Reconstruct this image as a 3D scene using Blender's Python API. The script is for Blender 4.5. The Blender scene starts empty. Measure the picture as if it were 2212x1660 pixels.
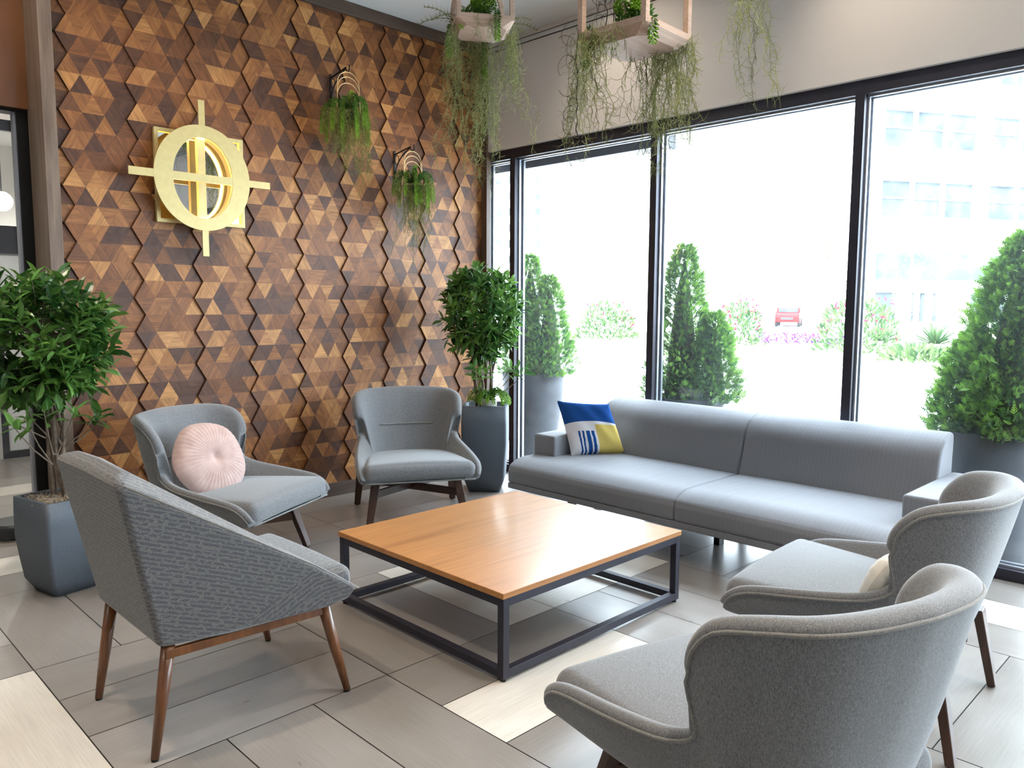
import bpy, math, random
import numpy as np
from mathutils import Vector, Matrix

random.seed(7)
rng = np.random.default_rng(7)
SC = bpy.context.scene
COL = SC.collection
PI = math.pi

# ------------------------------------------------------------------ camera
IMG_W, IMG_H = 2212.0, 1660.0
F_PX = 1685.4
YAW, PITCH, ROLL = 0.7818, 0.1013, 0.0048
fwd = Vector((math.sin(YAW)*math.cos(PITCH), math.cos(YAW)*math.cos(PITCH), -math.sin(PITCH)))
rt = Vector((math.cos(YAW), -math.sin(YAW), 0))
up = rt.cross(fwd)
c_, s_ = math.cos(ROLL), math.sin(ROLL)
r2 = c_*rt + s_*up
u2 = -s_*rt + c_*up
cam = bpy.data.cameras.new('camera')
camo = bpy.data.objects.new('camera', cam)
COL.objects.link(camo)
camo.matrix_world = Matrix(((r2.x, u2.x, -fwd.x, 0.0), (r2.y, u2.y, -fwd.y, -5.2677), (r2.z, u2.z, -fwd.z, 1.5), (0, 0, 0, 1)))
cam.sensor_width = 36.0
cam.sensor_fit = 'HORIZONTAL'
cam.lens = F_PX/IMG_W*36.0
cam.clip_start = 0.05
cam.clip_end = 600
SC.camera = camo

# ------------------------------------------------------------------ world, sun, exposure
W = bpy.data.worlds.new('sky'); SC.world = W; W.use_nodes = True
wn = W.node_tree.nodes; wl = W.node_tree.links
bg = wn['Background']
bg.inputs[0].default_value = (0.76, 0.88, 1.0, 1)
bg.inputs[1].default_value = 8.5
sun = bpy.data.lights.new('sun', 'SUN'); sun.energy = 4.0; sun.angle = 0.02; sun.color = (1, .96, .9)
suno = bpy.data.objects.new('sun', sun); COL.objects.link(suno)
suno.rotation_euler = Vector((0.62, 0.28, -0.75)).to_track_quat('-Z', 'Y').to_euler()
SC.view_settings.view_transform = 'Standard'
SC.view_settings.look = 'None'
SC.view_settings.gamma = 1.0
SC.view_settings.use_curve_mapping = False
SC.view_settings.exposure = 1.18
SC.cycles.max_bounces = 8
SC.cycles.transparent_max_bounces = 16
SC.cycles.caustics_reflective = False
SC.cycles.caustics_refractive = False
SC.cycles.sample_clamp_indirect = 6.0

XW = 4.871          # window frame inner plane
CEIL = 3.76

def portal(y0, y1, z0, z1):
    l = bpy.data.lights.new('window_portal', 'AREA'); l.shape = 'RECTANGLE'
    l.size = z1-z0; l.size_y = y1-y0
    l.cycles.is_portal = True
    o = bpy.data.objects.new('window_portal', l); COL.objects.link(o)
    o.location = (XW+0.16, (y0+y1)/2, (z0+z1)/2)
    o.rotation_euler = (0, math.radians(90), 0)
portal(-9.0, 0.0, 0.05, 2.8)

def spot(loc, power, size=1.9, blend=0.8, color=(1, .86, .70), radius=0.05, target=None):
    l = bpy.data.lights.new('downlight_lamp', 'SPOT'); l.energy = power; l.spot_size = size; l.spot_blend = blend
    l.color = color; l.shadow_soft_size = radius
    o = bpy.data.objects.new('downlight_lamp', l); COL.objects.link(o); o.location = loc
    if target is not None:
        o.rotation_euler = (Vector(target)-Vector(loc)).to_track_quat('-Z', 'Y').to_euler()
    return o

# ------------------------------------------------------------------ materials
def new_mat(name):
    m = bpy.data.materials.new(name); m.use_nodes = True
    nt = m.node_tree; b = nt.nodes['Principled BSDF']
    return m, nt, b
def node(nt, t, **kw):
    n = nt.nodes.new(t)
    for k, v in kw.items(): setattr(n, k, v)
    return n
def ramp(nt, stops):
    n = nt.nodes.new('ShaderNodeValToRGB'); e = n.color_ramp.elements
    while len(e) < len(stops): e.new(0.5)
    for el, (p, c) in zip(e, stops): el.position = p; el.color = (*c, 1)
    return n
def coords(nt, scale=(1, 1, 1), kind='Object', rot=(0, 0, 0)):
    tc = node(nt, 'ShaderNodeTexCoord'); mp = node(nt, 'ShaderNodeMapping')
    mp.inputs['Scale'].default_value = scale; mp.inputs['Rotation'].default_value = rot
    nt.links.new(tc.outputs[kind], mp.inputs[0]); return mp
def noise(nt, vec, scale, detail=3, rough=.5):
    n = node(nt, 'ShaderNodeTexNoise'); n.inputs['Scale'].default_value = scale
    n.inputs['Detail'].default_value = detail; n.inputs['Roughness'].default_value = rough
    nt.links.new(vec.outputs[0], n.inputs['Vector']); return n
def bump(nt, b, src, strength=.2, dist=.002):
    n = node(nt, 'ShaderNodeBump'); n.inputs['Strength'].default_value = strength; n.inputs['Distance'].default_value = dist
    nt.links.new(src, n.inputs['Height']); nt.links.new(n.outputs[0], b.inputs['Normal'])
def mixc(nt, fac, a, b_, mode='MIX'):
    n = node(nt, 'ShaderNodeMix', data_type='RGBA', blend_type=mode)
    for inp, val in ((0, fac), (6, a), (7, b_)):
        if hasattr(val, 'is_linked') or hasattr(val, 'links'): nt.links.new(val, n.inputs[inp])
        elif isinstance(val, (int, float)): n.inputs[inp].default_value = val
        else: n.inputs[inp].default_value = (*val, 1)
    return n.outputs[2]

def plain(name, col, rough=.5, metal=0.0, var=.08, vscale=6, bmp=0.0, bscale=200, spec=.5):
    m, nt, b = new_mat(name)
    mp = coords(nt)
    n = noise(nt, mp, vscale, 4)
    lo = tuple(max(0, c*(1-var)) for c in col); hi = tuple(min(1, c*(1+var)) for c in col)
    r = ramp(nt, [(0.3, lo), (0.7, hi)])
    nt.links.new(n.outputs[0], r.inputs[0]); nt.links.new(r.outputs[0], b.inputs['Base Color'])
    b.inputs['Roughness'].default_value = rough; b.inputs['Metallic'].default_value = metal
    b.inputs['Specular IOR Level'].default_value = spec
    if bmp:
        n2 = noise(nt, mp, bscale, 2); bump(nt, b, n2.outputs[0], bmp, .002)
    return m

def wood(name, c1, c2, axis=0, scale=1.0, rough=.4, coat=0.0, c3=None):
    m, nt, b = new_mat(name)
    sc = [14*scale]*3; sc[axis] = 1.2*scale
    mp = coords(nt, tuple(sc))
    n = noise(nt, mp, 2.0, 6, .6)
    sc2 = [90*scale]*3; sc2[axis] = 3*scale
    mp2 = coords(nt, tuple(sc2)); n2 = noise(nt, mp2, 2.0, 3)
    st = [(0.3, c1), (0.7, c2)]
    if c3: st = [(0.25, c1), (0.5, c2), (0.75, c3)]
    r = ramp(nt, st); nt.links.new(n.outputs[0], r.inputs[0])
    r2_ = ramp(nt, [(0.35, (.72, .72, .72)), (0.6, (1, 1, 1))]); nt.links.new(n2.outputs[0], r2_.inputs[0])
    o = mixc(nt, .6, r.outputs[0], r2_.outputs[0], 'MULTIPLY')
    nt.links.new(o, b.inputs['Base Color'])
    b.inputs['Roughness'].default_value = rough; b.inputs['Coat Weight'].default_value = coat
    b.inputs['Coat Roughness'].default_value = .12
    bump(nt, b, n2.outputs[0], .08, .001)
    return m

M = {}
M['paint'] = plain('warm_white_paint', (.60, .58, .56), .85, var=.015)
M['bulkhead'] = plain('bulkhead_paint', (.70, .66, .635), .85, var=.02, vscale=2)
M['ceiling'] = plain('ceiling_paint', (.60, .60, .60), .9, var=.015)
M['dark_gap'] = plain('dark_gap', (.02, .018, .017), .9)
M['frame'] = plain('anodised_dark_frame', (.028, .027, .040), .42, .35, var=.1)
M['frame_light'] = plain('aluminium_bead', (.42, .44, .50), .35, .6, var=.05)
M['black'] = plain('black_metal', (.012, .012, .013), .4, .4)
M['brass'] = plain('brushed_brass', (.60, .49, .22), .45, .3, var=.05, vscale=30)
M['gold_wire'] = plain('gold_wire', (.85, .62, .32), .3, .8)
M['chrome'] = plain('chrome', (.6, .6, .62), .2, 1)
M['darkwood'] = wood('dark_walnut_legs', (.035, .014, .008), (.075, .032, .018), 2, 1.0, .35)
M['orangewood'] = wood('teak_legs', (.085, .026, .007), (.20, .068, .017), 2, 1.0, .35, .3)
M['trimwood'] = wood('stained_trim_wood', (.085, .05, .035), (.16, .10, .07), 2, .8, .5)
M['postwood'] = wood('weathered_post_wood', (.13, .085, .06), (.25, .18, .135), 2, .8, .5)
M['trimwood_x'] = wood('stained_trim_wood_long', (.06, .036, .026), (.11, .068, .048), 0, .8, .5)
M['tabletop'] = wood('honey_oak_veneer', (.33, .13, .036), (.46, .20, .06), 0, .45, .40, .15, (.39, .165, .048))
M['traywood'] = wood('pale_hanging_wood', (.46, .31, .23), (.60, .43, .33), 0, .8, .6)
M['soffit'] = plain('glossy_brown_panel', (.20, .085, .04), .15, var=.15, vscale=3)
M['bark'] = plain('bark', (.16, .12, .085), .8, var=.3, vscale=40, bmp=.4, bscale=60)
M['pot'] = plain('charcoal_planter', (.095, .112, .135), .6, var=.12, vscale=150, bmp=.35, bscale=260)
M['zinc'] = plain('outdoor_planter', (.045, .048, .056), .6, var=.15, vscale=8, spec=.2)
M['mulch'] = plain('wood_shavings', (.42, .33, .24), .9, var=.35, vscale=120)
M['whitepot'] = plain('rough_white_pot', (.62, .60, .56), .8, var=.1, vscale=60, bmp=.5, bscale=90)
M['concrete'] = plain('pavement_concrete', (.58, .57, .55), .9, var=.05, vscale=.6)
M['asphalt'] = plain('sunlit_road', (.50, .50, .51), .9, var=.04, vscale=.4)
M['facade'] = plain('pale_stone_facade', (.82, .81, .79), .9, var=.03, vscale=.3)
M['winglass'] = plain('far_window_glass', (.075, .086, .090), .9, var=.35, vscale=.5, spec=.05)
M['fargrey'] = plain('far_grey_metal', (.13, .135, .14), .9, var=.1, spec=.05)
M['carred'] = plain('red_car_paint', (.20, .02, .02), .6, spec=.1)
M['carwhite'] = plain('white_car_paint', (.7, .7, .7), .3)
M['tyre'] = plain('tyre_rubber', (.04, .04, .04), .8)
M['white_cloth'] = plain('cream_cushion', (.62, .585, .52), .9, bmp=.2, bscale=80)
M['frost'] = plain('frosted_panel', (.75, .77, .78), .6)
M['vine'] = plain('dark_curly_vine', (.035, .022, .022), .7)
M['lawn'] = plain('grass_verge', (.11, .13, .055), .95, var=.4, vscale=3)
M['soil'] = plain('bed_soil', (.16, .12, .09), .95, var=.3, vscale=4)

def mirror():
    m, nt, b = new_mat('mirror')
    b.inputs['Base Color'].default_value = (.82, .83, .84, 1); b.inputs['Metallic'].default_value = 1; b.inputs['Roughness'].default_value = .02
    return m
M['mirror'] = mirror()
def emis(name, col, s):
    m, nt, b = new_mat(name)
    b.inputs['Emission Color'].default_value = (*col, 1); b.inputs['Emission Strength'].default_value = s
    b.inputs['Base Color'].default_value = (*col, 1)
    return m
M['led'] = emis('warm_led_strip', (1, .55, .14), 14)
M['led_bright'] = emis('warm_led_tape', (1, .70, .30), 45)
M['globe'] = emis('globe_lamp_glass', (1, 1, 1), 3)
M['downlight'] = emis('downlight_lens', (1, .85, .68), 8)

def glass():
    m = bpy.data.materials.new('window_glass'); m.use_nodes = True; nt = m.node_tree
    nt.nodes.clear()
    out = node(nt, 'ShaderNodeOutputMaterial'); mix = node(nt, 'ShaderNodeMixShader')
    t = node(nt, 'ShaderNodeBsdfTransparent'); g = node(nt, 'ShaderNodeBsdfGlossy'); g.inputs['Roughness'].default_value = .01
    t.inputs[0].default_value = (.96, .98, .98, 1)
    lw = node(nt, 'ShaderNodeLayerWeight'); lw.inputs[0].default_value = .5
    pw = node(nt, 'ShaderNodeMath', operation='POWER'); pw.inputs[1].default_value = 5.0; nt.links.new(lw.outputs['Facing'], pw.inputs[0])
    fr = node(nt, 'ShaderNodeMath', operation='MULTIPLY_ADD'); fr.inputs[1].default_value = .6; fr.inputs[2].default_value = .02; nt.links.new(pw.outputs[0], fr.inputs[0])
    # dust film: faint specks
    mp = coords(nt); n = noise(nt, mp, 90, 2, .7)
    cr = ramp(nt, [(0.70, (0, 0, 0)), (0.78, (.5, .5, .5))]); nt.links.new(n.outputs[0], cr.inputs[0])
    dif = node(nt, 'ShaderNodeBsdfDiffuse'); dif.inputs[0].default_value = (.8, .85, .9, 1)
    n3 = noise(nt, mp, 1.5, 2); mm = node(nt, 'ShaderNodeMath', operation='MULTIPLY_ADD')
    nt.links.new(cr.outputs[0], mm.inputs[0]); mm.inputs[1].default_value = .06; mm.inputs[2].default_value = .006
    mix2 = node(nt, 'ShaderNodeMixShader')
    nt.links.new(fr.outputs[0], mix.inputs[0]); nt.links.new(t.outputs[0], mix.inputs[1]); nt.links.new(g.outputs[0], mix.inputs[2])
    tl = node(nt, 'ShaderNodeBsdfTranslucent'); tl.inputs[0].default_value = (.8, .87, .95, 1)
    nt.links.new(mm.outputs[0], mix2.inputs[0]); nt.links.new(mix.outputs[0], mix2.inputs[1]); nt.links.new(tl.outputs[0], mix2.inputs[2])
    nt.links.new(mix2.outputs[0], out.inputs[0])
    return m
M['glass'] = glass()

def leafmat(name, dark, light, rough=.35, trans=.25, spec=.5):
    m, nt, b = new_mat(name)
    at = node(nt, 'ShaderNodeAttribute'); at.attribute_name = 'tone'
    r = ramp(nt, [(0, dark), (1, light)])
    nt.links.new(at.outputs['Fac'], r.inputs[0]); nt.links.new(r.outputs[0], b.inputs['Base Color'])
    b.inputs['Roughness'].default_value = rough; b.inputs['Specular IOR Level'].default_value = spec
    tr = node(nt, 'ShaderNodeBsdfTranslucent'); nt.links.new(r.outputs[0], tr.inputs[0])
    mix = node(nt, 'ShaderNodeMixShader'); mix.inputs[0].default_value = trans
    out = nt.nodes['Material Output']
    nt.links.new(b.outputs[0], mix.inputs[1]); nt.links.new(tr.outputs[0], mix.inputs[2]); nt.links.new(mix.outputs[0], out.inputs[0])
    return m
M['leaf'] = leafmat('glossy_tree_leaf', (.014, .065, .012), (.19, .37, .07), .30, .28)
M['sedum'] = leafmat('sedum_leaf', (.012, .075, .012), (.26, .50, .02), .45, .25)
M['moss'] = leafmat('spanish_moss', (.15, .17, .06), (.46, .48, .20), .8, .3)
M['mossfar'] = leafmat('airy_fern', (.12, .14, .035), (.38, .42, .12), .8, .3)
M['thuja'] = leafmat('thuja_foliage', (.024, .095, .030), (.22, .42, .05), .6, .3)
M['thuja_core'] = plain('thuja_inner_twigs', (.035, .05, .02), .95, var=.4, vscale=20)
M['bush'] = leafmat('shrub_foliage', (.04, .085, .035), (.16, .22, .09), .8, .4, .1)
M['flower'] = leafmat('petals', (.09, .03, .18), (.30, .05, .07), .8, .4, .1)

def felt(name, c_dark, c_light, bscale=420):
    m, nt, b = new_mat(name)
    mp = coords(nt, (1, 1, 1)); mp2 = coords(nt, (1, 1, .35))
    n = noise(nt, mp, 520, 2, .8); n2 = noise(nt, mp2, 300, 3, .7); n3 = noise(nt, mp, 4, 2)
    a = node(nt, 'ShaderNodeMath', operation='ADD'); nt.links.new(n.outputs[0], a.inputs[0]); nt.links.new(n2.outputs[0], a.inputs[1])
    h = node(nt, 'ShaderNodeMath', operation='MULTIPLY'); h.inputs[1].default_value = .5; nt.links.new(a.outputs[0], h.inputs[0])
    r = ramp(nt, [(0.38, c_dark), (0.62, c_light)]); nt.links.new(h.outputs[0], r.inputs[0])
    nt.links.new(r.outputs[0], b.inputs['Base Color'])
    b.inputs['Roughness'].default_value = .95; b.inputs['Specular IOR Level'].default_value = .15
    b.inputs['Sheen Weight'].default_value = .35; b.inputs['Sheen Roughness'].default_value = .5
    bump(nt, b, h.outputs[0], .35, .0012)
    return m
M['felt'] = felt('grey_felt', (.085, .087, .091), (.25, .252, .26))
M['felt_piping'] = felt('felt_piping', (.12, .12, .115), (.25, .245, .235))

def sofa_fabric():
    m, nt, b = new_mat('grey_pinstripe_fabric')
    mp = coords(nt)
    sep = node(nt, 'ShaderNodeSeparateXYZ'); nt.links.new(mp.outputs[0], sep.inputs[0])
    w = node(nt, 'ShaderNodeMath', operation='MULTIPLY'); w.inputs[1].default_value = 1/.024; nt.links.new(sep.outputs[1], w.inputs[0])
    fr = node(nt, 'ShaderNodeMath', operation='FRACT'); nt.links.new(w.outputs[0], fr.inputs[0])
    lt = node(nt, 'ShaderNodeMath', operation='LESS_THAN'); lt.inputs[1].default_value = .10; nt.links.new(fr.outputs[0], lt.inputs[0])
    n = noise(nt, coords(nt, (1, 1, 1)), 500, 2)
    r = ramp(nt, [(0.35, (.18, .185, .205)), (0.65, (.225, .23, .255))]); nt.links.new(n.outputs[0], r.inputs[0])
    dash = noise(nt, coords(nt, (1, 1, 1)), 60, 1); 
    ds = node(nt, 'ShaderNodeMath', operation='MULTIPLY'); nt.links.new(lt.outputs[0], ds.inputs[0]); ds.inputs[1].default_value = .30
    o = mixc(nt, ds.outputs[0], r.outputs[0], (.10, .10, .13))
    nt.links.new(o, b.inputs['Base Color']); b.inputs['Roughness'].default_value = .72; b.inputs['Specular IOR Level'].default_value = .3
    b.inputs['Sheen Weight'].default_value = .25
    # soft stretch wrinkles
    n2 = noise(nt, coords(nt, (1.2, 9, 1.2)), 2.2, 2); bump(nt, b, n2.outputs[0], .35, .012)
    return m
M['sofa'] = sofa_fabric()

def tweed():
    m, nt, b = new_mat('dotted_tweed_fabric')
    uv = coords(nt, (1, 1, 1), 'UV')
    sep = node(nt, 'ShaderNodeSeparateXYZ'); nt.links.new(uv.outputs[0], sep.inputs[0])
    def fr(src, k):
        w = node(nt, 'ShaderNodeMath', operation='MULTIPLY'); w.inputs[1].default_value = k; nt.links.new(src, w.inputs[0])
        f = node(nt, 'ShaderNodeMath', operation='FRACT'); nt.links.new(w.outputs[0], f.inputs[0]); return f.outputs[0]
    band = fr(sep.outputs[1], 1/.015)
    ch = node(nt, 'ShaderNodeTexChecker'); ch.inputs['Scale'].default_value = 420; nt.links.new(uv.outputs[0], ch.inputs[0])
    blob = noise(nt, coords(nt, (62, 90, 1), 'UV'), 1.0, 0)
    g = node(nt, 'ShaderNodeMath', operation='GREATER_THAN'); g.inputs[1].default_value = .36; nt.links.new(band, g.inputs[0])
    g2 = node(nt, 'ShaderNodeMath', operation='GREATER_THAN'); g2.inputs[1].default_value = .42; nt.links.new(blob.outputs[0], g2.inputs[0])
    a = node(nt, 'ShaderNodeMath', operation='MULTIPLY'); nt.links.new(g.outputs[0], a.inputs[0]); nt.links.new(g2.outputs[0], a.inputs[1])
    a2 = node(nt, 'ShaderNodeMath', operation='MULTIPLY'); nt.links.new(a.outputs[0], a2.inputs[0]); nt.links.new(ch.outputs[1], a2.inputs[1])
    n = noise(nt, uv, 260, 2)
    base = ramp(nt, [(0.35, (.115, .112, .108)), (0.65, (.20, .195, .188))]); nt.links.new(n.outputs[0], base.inputs[0])
    o = mixc(nt, a2.outputs[0], base.outputs[0], (.045, .048, .072))
    nt.links.new(o, b.inputs['Base Color']); b.inputs['Roughness'].default_value = .95; b.inputs['Specular IOR Level'].default_value = .15
    b.inputs['Sheen Weight'].default_value = .3
    bump(nt, b, n.outputs[0], .3, .002)
    return m
M['tweed'] = tweed()

def floor_mat():
    m, nt, b = new_mat('porcelain_floor_tile')
    at = node(nt, 'ShaderNodeAttribute'); at.attribute_name = 'tone'
    r = ramp(nt, [(0.0, (.02, .017, .015)), (0.10, (.19, .172, .158)), (0.5, (.27, .248, .23)), (0.78, (.33, .305, .285)), (0.9, (.66, .62, .56))])
    nt.links.new(at.outputs['Fac'], r.inputs[0])
    uv = coords(nt, (1.5, 60, 1), 'UV'); n = noise(nt, uv, 3, 5, .6)
    uv2 = coords(nt, (1.3, 3, 1), 'UV'); n2 = noise(nt, uv2, 2, 3)
    st = ramp(nt, [(0.3, (.86, .86, .86)), (0.7, (1.06, 1.05, 1.04))]); nt.links.new(n.outputs[0], st.inputs[0])
    st2 = ramp(nt, [(0.3, (.90, .89, .88)), (0.7, (1.06, 1.06, 1.06))]); nt.links.new(n2.outputs[0], st2.inputs[0])
    o = mixc(nt, 1.0, r.outputs[0], st.outputs[0], 'MULTIPLY'); o = mixc(nt, 1.0, o, st2.outputs[0], 'MULTIPLY')
    nt.links.new(o, b.inputs['Base Color'])
    rr = node(nt, 'ShaderNodeMapRange'); rr.inputs[3].default_value = .24; rr.inputs[4].default_value = .36
    nt.links.new(n2.outputs[0], rr.inputs[0]); nt.links.new(rr.outputs[0], b.inputs['Roughness'])
    bump(nt, b, n.outputs[0], .10, .001)
    return m
M['floor'] = floor_mat()

def panel_mat():
    m, nt, b = new_mat('walnut_triangle_panels')
    at = node(nt, 'ShaderNodeAttribute'); at.attribute_name = 'tone'
    r = ramp(nt, [(0.0, (.012, .008, .006)), (0.05, (.060, .026, .018)), (0.22, (.110, .044, .020)), (0.45, (.215, .080, .025)), (0.7, (.36, .150, .045)), (1.0, (.56, .28, .095))])
    nt.links.new(at.outputs['Fac'], r.inputs[0])
    uv = coords(nt, (3.5, 60, 1), 'UV'); n = noise(nt, uv, 2.2, 5, .65)
    uv2 = coords(nt, (2.5, 14, 1), 'UV'); n2 = noise(nt, uv2, 2.5, 3)
    st = ramp(nt, [(0.30, (.58, .54, .52)), (0.5, (.95, .95, .95)), (0.7, (1.22, 1.2, 1.15))]); nt.links.new(n.outputs[0], st.inputs[0])
    st2 = ramp(nt, [(0.3, (.72, .70, .70)), (0.65, (1.15, 1.15, 1.15))]); nt.links.new(n2.outputs[0], st2.inputs[0])
    o = mixc(nt, 1.0, r.outputs[0], st.outputs[0], 'MULTIPLY'); o = mixc(nt, 1.0, o, st2.outputs[0], 'MULTIPLY')
    nt.links.new(o, b.inputs['Base Color']); b.inputs['Roughness'].default_value = .5; b.inputs['Specular IOR Level'].default_value = .35
    bump(nt, b, n.outputs[0], .06, .001)
    return m
M['panel'] = panel_mat()

def pink_mat():
    m, nt, b = new_mat('blush_velvet')
    n = noise(nt, coords(nt), 14, 3)
    r = ramp(nt, [(0.3, (.43, .285, .25)), (0.7, (.54, .385, .345))]); nt.links.new(n.outputs[0], r.inputs[0])
    nt.links.new(r.outputs[0], b.inputs['Base Color']); b.inputs['Roughness'].default_value = .8
    b.inputs['Sheen Weight'].default_value = .2; b.inputs['Specular IOR Level'].default_value = .2
    return m
M['pink'] = pink_mat()

def pillow_mat():
    m, nt, b = new_mat('blue_white_yellow_print')
    uv = coords(nt, (1, 1, 1), 'UV'); sep = node(nt, 'ShaderNodeSeparateXYZ')
    wob = noise(nt, uv, 9, 2)
    nt.links.new(uv.outputs[0], sep.inputs[0]); U, V = sep.outputs[0], sep.outputs[1]
    def cmp(src, op, v):
        n = node(nt, 'ShaderNodeMath', operation=op); nt.links.new(src, n.inputs[0]); n.inputs[1].default_value = v; return n.outputs[0]
    def mul(*a):
        x = a[0]
        for y in a[1:]:
            n = node(nt, 'ShaderNodeMath', operation='MULTIPLY'); nt.links.new(x, n.inputs[0]); nt.links.new(y, n.inputs[1]); x = n.outputs[0]
        return x
    wu = node(nt, 'ShaderNodeMath', operation='MULTIPLY_ADD'); nt.links.new(wob.outputs[0], wu.inputs[0]); wu.inputs[1].default_value = .03; nt.links.new(U, wu.inputs[2])
    Uw = wu.outputs[0]
    blue = (.010, .075, .30); white = (.80, .78, .80); yel = (.72, .55, .15)
    o = mixc(nt, mul(cmp(U, 'GREATER_THAN', .50), cmp(V, 'LESS_THAN', .54)), white, yel)
    for a, b_ in ((.175, .205), (.235, .265), (.305, .375), (.405, .455)):
        o = mixc(nt, mul(cmp(Uw, 'GREATER_THAN', a+.013), cmp(Uw, 'LESS_THAN', b_+.015), cmp(V, 'LESS_THAN', .42)), o, blue)
    # upper blue field with a gentle curve
    q = node(nt, 'ShaderNodeMath', operation='SUBTRACT'); nt.links.new(U, q.inputs[0]); q.inputs[1].default_value = .5
    q2 = node(nt, 'ShaderNodeMath', operation='MULTIPLY'); nt.links.new(q.outputs[0], q2.inputs[0]); nt.links.new(q.outputs[0], q2.inputs[1])
    q3 = node(nt, 'ShaderNodeMath', operation='MULTIPLY_ADD'); nt.links.new(q2.outputs[0], q3.inputs[0]); q3.inputs[1].default_value = .15; nt.links.new(V, q3.inputs[2])
    o = mixc(nt, cmp(q3.outputs[0], 'GREATER_THAN', .60), o, blue)
    nt.links.new(o, b.inputs['Base Color']); b.inputs['Roughness'].default_value = .8; b.inputs['Specular IOR Level'].default_value = .2
    return m
M['print'] = pillow_mat()
M['pillow_back'] = plain('cream_pillow_back', (.62, .56, .50), .9)

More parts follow.
